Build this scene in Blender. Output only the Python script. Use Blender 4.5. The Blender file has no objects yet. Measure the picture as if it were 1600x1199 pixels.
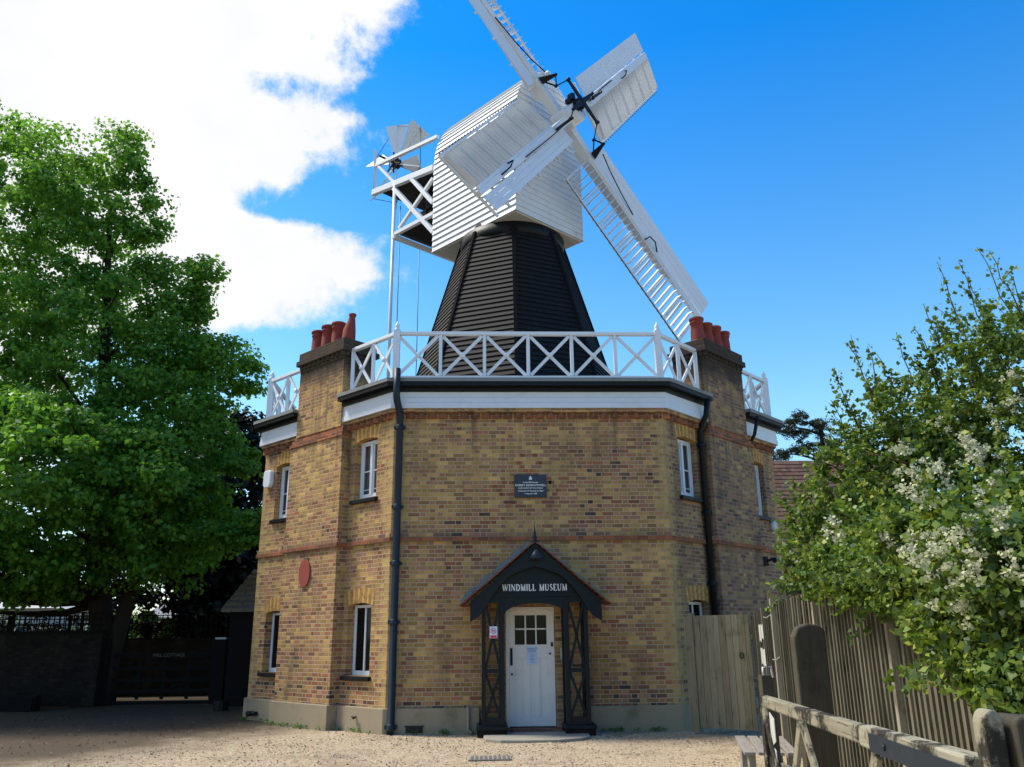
import bpy, bmesh, math, random
import numpy as np
from mathutils import Vector, Matrix
random.seed(7); RNG = np.random.default_rng(11)
R = math.radians; PI = math.pi
S = bpy.context.scene; COL = S.collection

# ------------------------------------------------------------------ camera
CF, PITCH, ROLL, YAW = 1291.85, .2953, .0107, .0369
CAM = np.array([-.9202, -15.852, 1.6515])
cd = bpy.data.cameras.new('camera'); cam = bpy.data.objects.new('camera', cd); COL.objects.link(cam)
cd.sensor_width = 36; cd.lens = 36*CF/1600; cd.clip_end = 2000; cd.clip_start = .05
cam.matrix_world = Matrix.Translation(Vector(CAM)) @ Matrix.Rotation(-YAW, 4, 'Z') @ Matrix.Rotation(PI/2+PITCH, 4, 'X') @ Matrix.Rotation(-ROLL, 4, 'Z')
S.camera = cam
def _ray(px, py):
    cy, sy, cp, sp, cr, sr = math.cos(YAW), math.sin(YAW), math.cos(PITCH), math.sin(PITCH), math.cos(ROLL), math.sin(ROLL)
    f = np.array([sy*cp, cy*cp, sp]); r = np.array([cy, -sy, 0.]); u = np.cross(r, f)
    x, y = (px-800)/CF, (599.5-py)/CF
    x, y = x*cr+y*sr, -x*sr+y*cr
    return x*r+y*u+f
def hit(px, py, n, p0):
    d = _ray(px, py); n = np.array(n, float)
    return CAM+d*(((np.array(p0, float)-CAM)@n)/(d@n))
def aty(px, py, y): return hit(px, py, (0, 1, 0), (0, y, 0))
def atz(px, py, z): return hit(px, py, (0, 0, 1), (0, 0, z))

# ------------------------------------------------------------------ sun, sky, exposure
SUN_AZ, SUN_EL = R(-74), R(54)          # azimuth from +y (away from the viewer) towards +x
sd = bpy.data.lights.new('sun', 'SUN'); sd.energy = 2.9; sd.angle = R(12); sd.color = (1, .95, .86)
so = bpy.data.objects.new('sun', sd); COL.objects.link(so)
sdir = Vector((math.sin(SUN_AZ)*math.cos(SUN_EL), math.cos(SUN_AZ)*math.cos(SUN_EL), math.sin(SUN_EL)))
so.rotation_euler = sdir.to_track_quat('Z', 'Y').to_euler()
S.view_settings.view_transform = 'Standard'; S.view_settings.look = 'None'
S.view_settings.exposure = .95; S.view_settings.gamma = 1

class NB:
    """tiny node builder"""
    def __init__(s, nt): s.nt = nt
    def n(s, t, **k):
        x = s.nt.nodes.new(t)
        for a, b in k.items(): setattr(x, a, b)
        return x
    def put(s, sock, v):
        if isinstance(v, bpy.types.NodeSocket): s.nt.links.new(v, sock)
        elif v is not None:
            if isinstance(v, (tuple, list)) and len(v) == 3 and sock.type == 'RGBA': v = (*v, 1)
            sock.default_value = v
    def m(s, op, a, b=None, c=None, clamp=False):
        x = s.n('ShaderNodeMath', operation=op, use_clamp=clamp)
        s.put(x.inputs[0], a)
        if b is not None: s.put(x.inputs[1], b)
        if c is not None: s.put(x.inputs[2], c)
        return x.outputs[0]
    def step(s, v, a, b):
        x = s.n('ShaderNodeMapRange', interpolation_type='SMOOTHSTEP')
        s.put(x.inputs[0], v); s.put(x.inputs[1], a); s.put(x.inputs[2], b)
        return x.outputs[0]
    def mix(s, f, a, b, mode='MIX'):
        x = s.n('ShaderNodeMix', data_type='RGBA', blend_type=mode)
        s.put(x.inputs[0], f); s.put(x.inputs[6], a); s.put(x.inputs[7], b)
        return x.outputs[2]
    def noise(s, vec, scale, detail=4, rough=.55, dist=0):
        x = s.n('ShaderNodeTexNoise'); s.put(x.inputs['Vector'], vec)
        x.inputs['Scale'].default_value = scale; x.inputs['Detail'].default_value = detail
        x.inputs['Roughness'].default_value = rough; x.inputs['Distortion'].default_value = dist
        return x.outputs[0]
    def ramp(s, f, stops, interp='LINEAR'):
        x = s.n('ShaderNodeValToRGB'); s.put(x.inputs[0], f); r = x.color_ramp; r.interpolation = interp
        while len(r.elements) < len(stops): r.elements.new(.5)
        for e, (p, c) in zip(r.elements, stops):
            e.position = p; e.color = (*c, 1) if len(c) == 3 else c
        return x.outputs[0]
    def xyz(s, v):
        x = s.n('ShaderNodeSeparateXYZ'); s.put(x.inputs[0], v); return x.outputs
    def comb(s, a, b, c=0):
        x = s.n('ShaderNodeCombineXYZ')
        for i, v in enumerate((a, b, c)): s.put(x.inputs[i], v)
        return x.outputs[0]
    def mapping(s, v, scale):
        x = s.n('ShaderNodeMapping'); s.put(x.inputs[0], v); x.inputs['Scale'].default_value = scale; return x.outputs[0]
    def bump(s, h, strength, dist=.01):
        x = s.n('ShaderNodeBump'); s.put(x.inputs['Height'], h)
        x.inputs['Strength'].default_value = strength; x.inputs['Distance'].default_value = dist
        return x.outputs[0]

w = bpy.data.worlds.new('World'); S.world = w; w.use_nodes = True
nb = NB(w.node_tree); bg = w.node_tree.nodes['Background']
sky = nb.n('ShaderNodeTexSky', sky_type='NISHITA'); sky.sun_disc = False
sky.sun_elevation = SUN_EL; sky.sun_rotation = SUN_AZ; sky.air_density = 1.1; sky.dust_density = .5; sky.ozone_density = 2.5
hsv = nb.n('ShaderNodeHueSaturation'); hsv.inputs['Hue'].default_value = .497; hsv.inputs['Saturation'].default_value = 1.3
w.node_tree.links.new(sky.outputs[0], hsv.inputs['Color'])
gen = nb.n('ShaderNodeTexCoord').outputs['Generated']; gx, gy, gz = nb.xyz(gen)
el = nb.m('ARCSINE', gz); az = nb.m('ARCTAN2', gx, gy)
skycol = nb.mix(1, hsv.outputs[0], nb.ramp(el, [(0, (.75, .85, .95)), (.12, (1.1, 1.12, 1.1)), (.24, (1.45, 1.38, 1.2)), (.42, (.95, 1.22, 1.28)), (.68, (.12, .98, 1.38)), (1, (.10, .93, 1.35)) ]), 'MULTIPLY')
# cloud bank filling the left of the sky with a ragged right edge
edge = nb.n('ShaderNodeFloatCurve'); nb.put(edge.inputs['Value'], el)
pts = [(0, .02), (.2, .03), (.30, .08), (.335, .17), (.375, .305), (.43, .37), (.462, .36), (.475, .28), (.487, .22), (.52, .28), (.585, .325), (.62, .27), (.645, .335), (.68, .345), (.74, .41), (.9, .5), (1, .5)]
cm = edge.mapping.curves[0]
while len(cm.points) < len(pts): cm.points.new(.5, .5)
for p, q in zip(cm.points, pts): p.location = q
edge.mapping.update()
azb = nb.m('SUBTRACT', edge.outputs[0], .5)         # boundary azimuth = curve - .5
fbm = nb.noise(gen, 5.5, 9, .62, .3); fb2 = nb.noise(gen, 21, 10, .66)
dist = nb.m('ADD', nb.m('SUBTRACT', azb, az), nb.m('MULTIPLY', nb.m('SUBTRACT', fbm, .5), .26))
dist = nb.m('ADD', dist, nb.m('MULTIPLY', nb.m('SUBTRACT', fb2, .5), .24))
mask = nb.m('POWER', nb.step(dist, -.04, .055), 1.2)
wrap = nb.m('MULTIPLY', nb.step(az, -2.6, -1.9), nb.step(el, -.05, .02))
mask = nb.m('MULTIPLY', mask, wrap)
cshade = nb.mix(nb.step(nb.noise(gen, 7, 6, .6), .35, .65), (4.95, 5.05, 5.2), (5.35, 5.35, 5.35))
out = nb.mix(mask, skycol, cshade)
# blown-out core stays bright but does not act as a second sun
w.node_tree.links.new(out, bg.inputs['Color']); bg.inputs['Strength'].default_value = .10

# ------------------------------------------------------------------ materials
MATS = {}
def material(name, fn=None, rough=.7, metal=0, spec=.5, color=None):
    m = bpy.data.materials.new(name); m.use_nodes = True
    b = m.node_tree.nodes['Principled BSDF']
    b.inputs['Roughness'].default_value = rough; b.inputs['Metallic'].default_value = metal
    b.inputs['Specular IOR Level'].default_value = spec
    nb = NB(m.node_tree)
    if color: b.inputs['Base Color'].default_value = (*color, 1)
    if fn: fn(nb, b)
    MATS[name] = m; return m
def obj_co(nb): return nb.n('ShaderNodeNewGeometry').outputs['Position']

def brick(name, ramp, mortar=(.55, .43, .28), sat=0, soot=0, quoin=False):
    def fn(nb, b):
        uv = nb.n('ShaderNodeUVMap', uv_map='UVMap').outputs[0]; P = obj_co(nb)
        wob = nb.m('MULTIPLY', nb.m('SUBTRACT', nb.noise(P, 9, 2), .5), .007)
        u, v, _ = nb.xyz(uv); v = nb.m('ADD', v, wob)
        vr = nb.m('DIVIDE', v, .0765); row = nb.m('FLOOR', vr); fy = nb.m('FRACT', vr)
        off = nb.m('MULTIPLY', nb.m('FLOORED_MODULO', row, 2), .16875)
        jit = nb.n('ShaderNodeTexWhiteNoise', noise_dimensions='1D'); nb.put(jit.inputs['W'], row)
        off = nb.m('ADD', off, nb.m('MULTIPLY', jit.outputs[0], .03))
        t = nb.m('DIVIDE', nb.m('ADD', u, off), .3375); cell = nb.m('FLOOR', t); ft = nb.m('FRACT', t)
        ish = nb.m('GREATER_THAN', ft, .66667)
        lx = nb.m('MULTIPLY', nb.m('SUBTRACT', ft, nb.m('MULTIPLY', ish, .66667)), .3375)
        wd = nb.m('SUBTRACT', .225, nb.m('MULTIPLY', ish, .1125))
        dx = nb.m('MINIMUM', lx, nb.m('SUBTRACT', wd, lx))
        dy = nb.m('MULTIPLY', nb.m('MINIMUM', fy, nb.m('SUBTRACT', 1, fy)), .0765)
        d = nb.m('ADD', nb.m('MINIMUM', dx, dy), nb.m('MULTIPLY', nb.m('SUBTRACT', nb.noise(P, 45, 3), .5), .007))
        brk = nb.step(d, .0045, .0095)
        wn = nb.n('ShaderNodeTexWhiteNoise', noise_dimensions='2D')
        nb.put(wn.inputs['Vector'], nb.comb(nb.m('ADD', nb.m('MULTIPLY', cell, 2), ish), row))
        val = wn.outputs[0]
        big = nb.noise(P, .55, 4, .6)
        val = nb.m('ADD', nb.m('MULTIPLY', val, .8), nb.m('MULTIPLY', nb.m('SUBTRACT', big, .45), 1.3))
        _px, _py, pz_ = nb.xyz(P)
        val = nb.m('ADD', val, nb.m('MULTIPLY', nb.step(nb.m('ADD', pz_, nb.m('MULTIPLY', big, 1.5)), 2.4, .9), .22), clamp=True)
        c = nb.ramp(val, ramp)
        wc = nb.n('ShaderNodeTexWhiteNoise', noise_dimensions='3D'); nb.put(wc.inputs['Vector'], nb.comb(cell, row, ish))
        c = nb.mix(.75, c, nb.ramp(wc.outputs[0], [(0, (.62, .62, .62)), (.5, (1, 1, 1)), (1, (1.35, 1.3, 1.2))]), 'MULTIPLY')
        if quoin:
            e = nb.n('ShaderNodeUVMap', uv_map='edge').outputs[0]; ex, _, _ = nb.xyz(e)
            lim = nb.m('ADD', .14, nb.m('MULTIPLY', nb.m('FLOORED_MODULO', row, 2), .12))
            q = nb.m('LESS_THAN', ex, lim)
            c = nb.mix(nb.m('MULTIPLY', q, .85), c, nb.ramp(wn.outputs[0], [(0, (.50, .33, .12)), (.6, (.43, .28, .10)), (1, (.34, .20, .08))]))
        c = nb.mix(nb.step(nb.noise(P, 26, 5, .7), .52, .78), c, nb.mix(.55, c, (.06, .045, .035)))
        mo = nb.mix(nb.noise(P, 2.2, 5), mortar, tuple(x*.55 for x in mortar))
        c = nb.mix(brk, mo, c)
        # weathering that belongs to the brickwork: damp and soot runs
        st = nb.m('MULTIPLY', nb.step(nb.noise(nb.mapping(P, (1.1, 1.1, .35)), 1.5, 5, .62), .50, .74), .42+soot*.3)
        c = nb.mix(st, c, (.075, .06, .045))
        run = nb.m('MULTIPLY', nb.step(nb.noise(nb.mapping(P, (5, 5, .25)), 1, 4, .6), .5, .72), nb.step(nb.m('ADD', pz_, nb.m('MULTIPLY', nb.noise(P, 1.5, 3), 1.5)), 5.3, 6.5))
        c = nb.mix(nb.m('MULTIPLY', run, .6), c, (.06, .05, .035))
        if soot:
            px, py, pz = nb.xyz(P)
            s2 = nb.m('MULTIPLY', nb.step(nb.m('ADD', pz, nb.m('MULTIPLY', nb.noise(P, 3, 4), .5)), 7.0, 7.5), .9)
            c = nb.mix(s2, c, (.034, .029, .025))
        nb.put(b.inputs['Base Color'], c); b.inputs['Roughness'].default_value = .92
        h = nb.m('ADD', brk, nb.m('MULTIPLY', nb.noise(P, 90, 4, .7), .5))
        nb.put(b.inputs['Normal'], nb.bump(h, .7, .008))
    return material(name, fn, spec=.15)
STOCK = [(0, (.50, .315, .105)), (.2, (.425, .26, .085)), (.38, (.355, .21, .078)), (.5, (.28, .16, .065)), (.6, (.345, .19, .095)), (.72, (.285, .145, .09)), (.83, (.31, .12, .055)), (.92, (.15, .09, .055)), (1, (.075, .055, .048))]
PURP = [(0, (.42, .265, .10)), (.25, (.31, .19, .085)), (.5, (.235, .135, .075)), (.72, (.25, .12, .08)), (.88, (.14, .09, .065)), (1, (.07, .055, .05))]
brick('stock_brick', STOCK, quoin=True)
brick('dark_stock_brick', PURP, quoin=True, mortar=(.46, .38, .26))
brick('chimney_brick', STOCK, soot=1)
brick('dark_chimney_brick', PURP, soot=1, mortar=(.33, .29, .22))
brick('red_brick', [(0, (.40, .125, .05)), (.35, (.30, .10, .045)), (.7, (.22, .08, .045)), (1, (.14, .065, .045))], mortar=(.3, .22, .15))
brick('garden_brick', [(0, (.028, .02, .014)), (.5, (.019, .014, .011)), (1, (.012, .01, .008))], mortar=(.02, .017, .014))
def fn(nb, b):
    uv = nb.n('ShaderNodeUVMap', uv_map='UVMap').outputs[0]; u, v, _ = nb.xyz(uv)
    k = nb.m('FLOORED_MODULO', nb.m('FLOOR', nb.m('MULTIPLY', u, 10.001)), 2)
    c = nb.mix(k, (.52, .34, .10), (.40, .20, .08))
    c = nb.mix(nb.step(nb.noise(obj_co(nb), 12, 5), .45, .75), c, (.16, .10, .05))
    nb.put(b.inputs['Base Color'], c)
material('gauged_brick', fn, .9, spec=.15)
def paint(name, col, dirt, amt, rough=.45, scale=2.5, bump=.15):
    def fn(nb, b):
        P = obj_co(nb)
        n1 = nb.step(nb.noise(P, scale, 8, .68), .5, .82); n2 = nb.step(nb.noise(P, scale*9, 4, .7), .58, .75)
        c = nb.mix(nb.m('MULTIPLY', nb.m('MAXIMUM', n1, nb.m('MULTIPLY', n2, .5)), amt), col, dirt)
        nb.put(b.inputs['Base Color'], c); nb.put(b.inputs['Normal'], nb.bump(nb.noise(P, 30, 4), bump, .004))
    return material(name, fn, rough, spec=.5 if max(col) > .1 else .22)
paint('white_paint', (.66, .70, .74), (.42, .43, .38), .28)
paint('white_board', (.62, .66, .70), (.30, .31, .30), .5, .5, 1.6)
material('smock_trim', None, .9, spec=.05, color=(.010, .010, .011))
paint('door_paint', (.80, .75, .68), (.42, .38, .31), .45, .5, 2.2)
paint('fascia_paint', (.62, .66, .71), (.33, .34, .30), .35, .45)
paint('old_white', (.52, .52, .48), (.30, .29, .25), .5, .6)
paint('black_paint', (.006, .0065, .007), (.02, .019, .018), .5, .5, 5)
paint('black_board', (.008, .0078, .0085), (.026, .025, .026), .6, .7, 3)
paint('porch_paint', (.0035, .0075, .010), (.012, .016, .018), .5, .42, 6)
paint('pipe_paint', (.016, .025, .036), (.05, .055, .06), .45, .42, 5)
paint('drain_iron', (.12, .11, .095), (.2, .17, .12), .7, .8, 8)
paint('iron', (.012, .013, .016), (.03, .03, .03), .4, .45, 8)
paint('render_cement', (.29, .235, .15), (.11, .095, .055), .95, .9, 1.8, .6)
paint('concrete', (.27, .245, .195), (.17, .17, .13), .7, .9, 3, .5)
paint('lead', (.19, .20, .19), (.045, .045, .04), .95, .7, 3.5)
paint('terracotta', (.21, .032, .022), (.06, .02, .016), .6, .8, 6, .4)
paint('curtain', (.55, .56, .55), (.4, .4, .4), .5, .9, 4)
paint('plaque_slate', (.035, .045, .065), (.06, .07, .09), .5, .5, 9)
paint('red_plaque', (.26, .045, .03), (.16, .04, .03), .6, .7, 9)
paint('lettering', (.8, .8, .78), (.6, .6, .58), .2, .6)
paint('paper', (.58, .70, .86), (.6, .65, .7), .3, .7)
paint('blue_ink', (.08, .16, .42), (.1, .2, .5), .2, .7)
paint('red_ink', (.65, .04, .06), (.5, .05, .07), .2, .6)
paint('bark', (.03, .024, .018), (.015, .012, .010), .8, .95, 5, .9)
paint('twig', (.085, .045, .03), (.03, .02, .015), .7, .9, 9)
paint('dark_wood', (.009, .0075, .007), (.004, .004, .004), .6, .95, 6)
paint('stone_tile', (.17, .135, .095), (.05, .045, .032), .9, .95, 3, .7)
paint('pale_coping', (.16, .15, .12), (.06, .06, .05), .8, .9, 3, .5)
paint('slate_tile', (.16, .16, .19), (.09, .09, .10), .7, .7, 2)
paint('shed_render', (.36, .36, .34), (.5, .5, .46), .4, .8)
def fn(nb, b):
    P = obj_co(nb); g = nb.n('ShaderNodeNewGeometry').outputs['Random Per Island']
    c = nb.ramp(g, [(0, (.15, .055, .042)), (.4, (.20, .075, .052)), (.75, (.24, .10, .06)), (1, (.10, .06, .05))])
    c = nb.mix(nb.step(nb.noise(P, 4, 6), .5, .75), c, (.10, .085, .06)); nb.put(b.inputs['Base Color'], c)
    nb.put(b.inputs['Normal'], nb.bump(nb.noise(P, 40, 4), .4, .006))
material('roof_tile', fn, .85, spec=.2)
def fn(nb, b):
    P = obj_co(nb); g = nb.n('ShaderNodeNewGeometry').outputs['Random Per Island']
    c = nb.ramp(g, [(0, (.10, .055, .045)), (.5, (.14, .075, .058)), (.8, (.17, .10, .075)), (1, (.08, .055, .045))])
    nb.put(b.inputs['Base Color'], nb.mix(nb.step(nb.noise(P, 1.5, 6), .45, .75), c, (.10, .09, .065)))
material('old_roof_tile', fn, .9, spec=.1)
def wood(name, ramp, stain=(.03, .028, .02), amt=.5, thr=(.52, .68)):
    def fn(nb, b):
        g = nb.n('ShaderNodeNewGeometry'); P = g.outputs['Position']; r = g.outputs['Random Per Island']
        uv = nb.n('ShaderNodeUVMap', uv_map='UVMap').outputs[0]; u, v, _ = nb.xyz(uv)
        q = nb.comb(nb.m('MULTIPLY', u, 40), nb.m('MULTIPLY', v, 1.6), nb.m('MULTIPLY', r, 30))
        gr = nb.noise(q, 1, 7, .65, .4)
        c = nb.ramp(nb.m('ADD', nb.m('MULTIPLY', gr, .75), nb.m('MULTIPLY', r, .3)), ramp)
        s = nb.m('MULTIPLY', nb.step(nb.noise(P, 2.6, 8, .7), *thr), amt)
        c = nb.mix(s, c, stain)
        cr = nb.step(nb.noise(q, 2.2, 3, .5), .30, .38)
        c = nb.mix(cr, nb.mix(.6, c, (.02, .018, .014)), c)
        nb.put(b.inputs['Base Color'], c); nb.put(b.inputs['Normal'], nb.bump(nb.m('ADD', gr, cr), .5, .006))
    return material(name, fn, .88, spec=.2)
wood('fence_wood', [(.2, (.06, .054, .037)), (.5, (.125, .113, .08)), (.75, (.18, .165, .12)), (1, (.26, .24, .19))], (.05, .055, .03), .6)
wood('side_gate_wood', [(.2, (.10, .09, .055)), (.5, (.19, .165, .11)), (.75, (.25, .225, .16)), (1, (.33, .30, .23))], (.07, .075, .04), .6)
wood('gate_wood', [(.2, (.13, .12, .085)), (.5, (.26, .24, .17)), (.8, (.36, .34, .26)), (1, (.45, .43, .36))], (.016, .014, .012), .94, (.47, .56))
wood('pale_wood', [(.2, (.16, .14, .10)), (.5, (.27, .24, .18)), (.8, (.36, .33, .27)), (1, (.42, .40, .34))], (.06, .055, .04), .5)
wood('black_wood', [(.2, (.035, .031, .023)), (.6, (.07, .062, .045)), (1, (.12, .108, .082))])
wood('bench_wood', [(.2, (.17, .15, .13)), (.6, (.28, .26, .23)), (1, (.4, .38, .34))], (.08, .07, .06), .5)
def leafmat(name, ramp, trans=.35, tcol=(.25, .55, .05)):
    def fn(nb, b):
        r = nb.n('ShaderNodeNewGeometry').outputs['Random Per Island']
        big = nb.noise(obj_co(nb), .6, 2)
        c = nb.ramp(nb.m('ADD', nb.m('MULTIPLY', r, .75), nb.m('MULTIPLY', nb.m('SUBTRACT', big, .4), .8)), ramp)
        nb.put(b.inputs['Base Color'], c)
        t = nb.n('ShaderNodeBsdfTranslucent'); nb.put(t.inputs[0], nb.mix(.6, c, tcol))
        ms = nb.n('ShaderNodeMixShader'); ms.inputs[0].default_value = trans
        nb.nt.links.new(b.outputs[0], ms.inputs[1]); nb.nt.links.new(t.outputs[0], ms.inputs[2])
        nb.nt.links.new(ms.outputs[0], nb.nt.nodes['Material Output'].inputs[0])
    return material(name, fn, .5, spec=.35)
leafmat('lime_leaf', [(0, (.028, .10, .02)), (.4, (.075, .215, .028)), (.75, (.155, .33, .038)), (1, (.24, .42, .045))], .48, (.28, .58, .04))
leafmat('haw_leaf', [(0, (.022, .055, .022)), (.35, (.065, .125, .028)), (.7, (.17, .25, .035)), (.93, (.30, .33, .045)), (1, (.24, .12, .05))], .32, (.22, .34, .02))
leafmat('yew_leaf', [(0, (.004, .010, .008)), (1, (.010, .022, .012))], .05, (.01, .03, .01))
leafmat('pine_leaf', [(0, (.010, .024, .016)), (1, (.032, .055, .032))], .08, (.02, .05, .02))
leafmat('shrub_leaf', [(0, (.03, .08, .02)), (.6, (.09, .17, .04)), (1, (.18, .26, .06))], .3)
leafmat('blossom', [(0, (.36, .38, .21)), (1, (.58, .58, .40))], .25, (.8, .8, .6))
material('dead_leaf', lambda nb, b: nb.put(b.inputs['Base Color'], nb.ramp(nb.n('ShaderNodeNewGeometry').outputs['Random Per Island'], [(0, (.05, .03, .015)), (.6, (.12, .075, .035)), (1, (.22, .17, .07))])), .8)
def fn(nb, b):
    P = obj_co(nb)
    vo = nb.n('ShaderNodeTexVoronoi'); nb.put(vo.inputs['Vector'], P); vo.inputs['Scale'].default_value = 42
    v2 = nb.n('ShaderNodeTexVoronoi'); nb.put(v2.inputs['Vector'], P); v2.inputs['Scale'].default_value = 95
    c = nb.ramp(nb.xyz(vo.outputs['Color'])[0], [(0, (.17, .125, .08)), (.25, (.37, .28, .18)), (.6, (.51, .40, .27)), (.85, (.60, .51, .39)), (1, (.70, .66, .58))])
    c2 = nb.ramp(nb.xyz(v2.outputs['Color'])[1], [(0, (.20, .13, .07)), (.6, (.52, .39, .23)), (1, (.70, .61, .45))])
    c = nb.mix(.5, c, c2)
    soil = nb.m('MULTIPLY', nb.step(nb.noise(P, .9, 7, .62), .50, .72), .55)
    c = nb.mix(soil, c, (.16, .105, .065))
    px, py, pz = nb.xyz(P)
    lime_shade = nb.m('MULTIPLY', nb.step(nb.m('ADD', nb.m('ADD', nb.m('MULTIPLY', px, -1), nb.m('MULTIPLY', py, .55)), nb.m('MULTIPLY', nb.noise(P, 1.3, 6, .65), 3)), 5.2, 8.4), .9)
    c = nb.mix(lime_shade, c, nb.mix(nb.noise(P, 18, 4, .7), (.028, .02, .014), (.09, .065, .045)))   # shade of the lime painted into the gravel colour, mottled like leaf litter
    nb.put(b.inputs['Base Color'], c)
    nb.put(b.inputs['Normal'], nb.bump(nb.m('ADD', nb.m('ADD', vo.outputs['Distance'], nb.m('MULTIPLY', v2.outputs['Distance'], .6)), nb.m('MULTIPLY', nb.noise(P, 6, 5), 1.5)), .8, .02))
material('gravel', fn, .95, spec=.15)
def fn(nb, b):
    r = nb.n('ShaderNodeNewGeometry').outputs['Random Per Island']
    nb.put(b.inputs['Base Color'], nb.ramp(r, [(0, (.10, .07, .045)), (.3, (.27, .19, .12)), (.7, (.42, .32, .21)), (1, (.50, .44, .34))]))
material('pebble', fn, .9, spec=.2)
def fn(nb, b):
    b.inputs['Base Color'].default_value = (.012, .015, .018, 1)
    b.inputs['Roughness'].default_value = .06
    nb.put(b.inputs['Normal'], nb.bump(nb.noise(obj_co(nb), 3, 2), .05, .02))
    t = nb.n('ShaderNodeBsdfTransparent'); ms = nb.n('ShaderNodeMixShader'); ms.inputs[0].default_value = .5
    nb.nt.links.new(b.outputs[0], ms.inputs[1]); nb.nt.links.new(t.outputs[0], ms.inputs[2])
    nb.nt.links.new(ms.outputs[0], nb.nt.nodes['Material Output'].inputs[0])
material('glass', fn, .06, spec=.8)
material('dark_glass', None, .05, spec=.16, color=(.006, .007, .007))
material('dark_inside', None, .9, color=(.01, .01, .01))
material('chain', None, .5, .6, color=(.02, .08, .12))

# ------------------------------------------------------------------ mesh helpers
V = lambda *a: np.array(a, float)
def nrm(a): a = np.array(a, float); return a/np.linalg.norm(a)
class MB:
    def __init__(s): s.v = []; s.f = []; s.uv = []; s.e = []; s.smooth = []
    def face(s, pts, uv=None, edge=None, smooth=False):
        i = len(s.v); s.v += [tuple(map(float, p)) for p in pts]; s.f.append(tuple(range(i, i+len(pts))))
        if uv is None:
            P = [np.array(p, float) for p in pts]; n = np.zeros(3)
            for a, b_ in zip(P, P[1:]+P[:1]): n += np.cross(a, b_)
            L = np.linalg.norm(n); n = n/L if L > 1e-12 else V(0, 0, 1)
            if abs(n[2]) > .75: uv = [(p[0], p[1]) for p in P]
            else:
                t = nrm((-n[1], n[0], 0)); uv = [(float(p@t), float(p[2])) for p in P]
        s.uv.append(uv); s.e.append(edge or [(9, 9)]*len(pts)); s.smooth.append(smooth)
    def hexa(s, c, uvm=None):
        """8 corners: bottom 0-3 ccw, top 4-7; shared vertices so the piece is one island"""
        i = len(s.v); c = [np.array(p, float) for p in c]; s.v += [tuple(p) for p in c]
        for q in ((3, 2, 1, 0), (4, 5, 6, 7), (0, 1, 5, 4), (1, 2, 6, 5), (2, 3, 7, 6), (3, 0, 4, 7)):
            P = [c[k] for k in q]; s.f.append(tuple(i+k for k in q))
            if uvm: uv = [uvm(p) for p in P]
            else:
                n = np.cross(P[2]-P[0], P[3]-P[1]); L = np.linalg.norm(n); n = n/L if L > 1e-12 else V(0, 0, 1)
                if abs(n[2]) > .75: uv = [(p[0], p[1]) for p in P]
                else: t = nrm((-n[1], n[0], 0)); uv = [(float(p@t), float(p[2])) for p in P]
            s.uv.append(uv); s.e.append([(9, 9)]*4); s.smooth.append(False)
    def box(s, c, ax, ay, az_, hx, hy, hz, along=None):
        c, ax, ay, az_ = map(lambda a: np.array(a, float), (c, ax, ay, az_)); C = []
        for k in (-1, 1):
            for i, j in ((-1, -1), (1, -1), (1, 1), (-1, 1)): C.append(c+ax*hx*i+ay*hy*j+az_*hz*k)
        uvm = None
        if along is not None:
            al = np.array(along, float); ot = nrm(np.cross(al, V(.31, .52, .79)))
            ot2 = np.cross(al, ot); uvm = lambda p: (float(p@ot+p@ot2*.7), float(p@al))
        s.hexa(C, uvm)
    def abox(s, x0, x1, y0, y1, z0, z1): s.box(((x0+x1)/2, (y0+y1)/2, (z0+z1)/2), (1, 0, 0), (0, 1, 0), (0, 0, 1), abs(x1-x0)/2, abs(y1-y0)/2, abs(z1-z0)/2)
    def bar(s, a, b, w, h=None, up=(0, 0, 1), grain=False, w2=None, h2=None):
        a, b = np.array(a, float), np.array(b, float); h = w if h is None else h; d = b-a
        if np.linalg.norm(d) < 1e-9: return
        d = nrm(d); up = np.array(up, float)
        if abs(d@up) > .98: up = V(1, 0, 0) if abs(d[0]) < .9 else V(0, 1, 0)
        x = nrm(np.cross(d, up)); y = np.cross(x, d); w2 = w if w2 is None else w2; h2 = h if h2 is None else h2
        C = [a+x*w/2*i+y*h/2*j for i, j in ((-1, -1), (1, -1), (1, 1), (-1, 1))]+[b+x*w2/2*i+y*h2/2*j for i, j in ((-1, -1), (1, -1), (1, 1), (-1, 1))]
        C = [C[k] for k in (3, 2, 1, 0, 7, 6, 5, 4)]
        s.hexa(C, (lambda p: (float(p@x+p@y*.7), float(p@d))) if grain else None)
    def tube(s, pts, rad, seg=10, cap=True):
        pts = [np.array(p, float) for p in pts]; rad = [rad]*len(pts) if np.isscalar(rad) else rad
        rings = []; ref = None
        for i, p in enumerate(pts):
            d = nrm(pts[min(i+1, len(pts)-1)]-pts[max(i-1, 0)])
            if ref is None: ref = V(0, 0, 1) if abs(d[2]) < .9 else V(1, 0, 0)
            x = nrm(np.cross(d, ref)); y = np.cross(d, x); ref = np.cross(x, d) if False else ref
            base = len(s.v)
            for k in range(seg):
                a = 2*PI*k/seg; s.v.append(tuple(p+rad[i]*(math.cos(a)*x+math.sin(a)*y)))
            rings.append(base)
        for a, b in zip(rings, rings[1:]):
            for k in range(seg):
                k2 = (k+1) % seg; s.f.append((a+k, a+k2, b+k2, b+k)); s.uv.append([(k/seg, 0), (k2/seg, 0), (k2/seg, 1), (k/seg, 1)]); s.e.append([(9, 9)]*4); s.smooth.append(True)
        if cap:
            for r_, o in ((rings[0], -1), (rings[-1], 1)):
                q = tuple(r_+k for k in range(seg)); q = q if o > 0 else q[::-1]
                s.f.append(q); s.uv.append([(0, 0)]*seg); s.e.append([(9, 9)]*seg); s.smooth.append(False)
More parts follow.
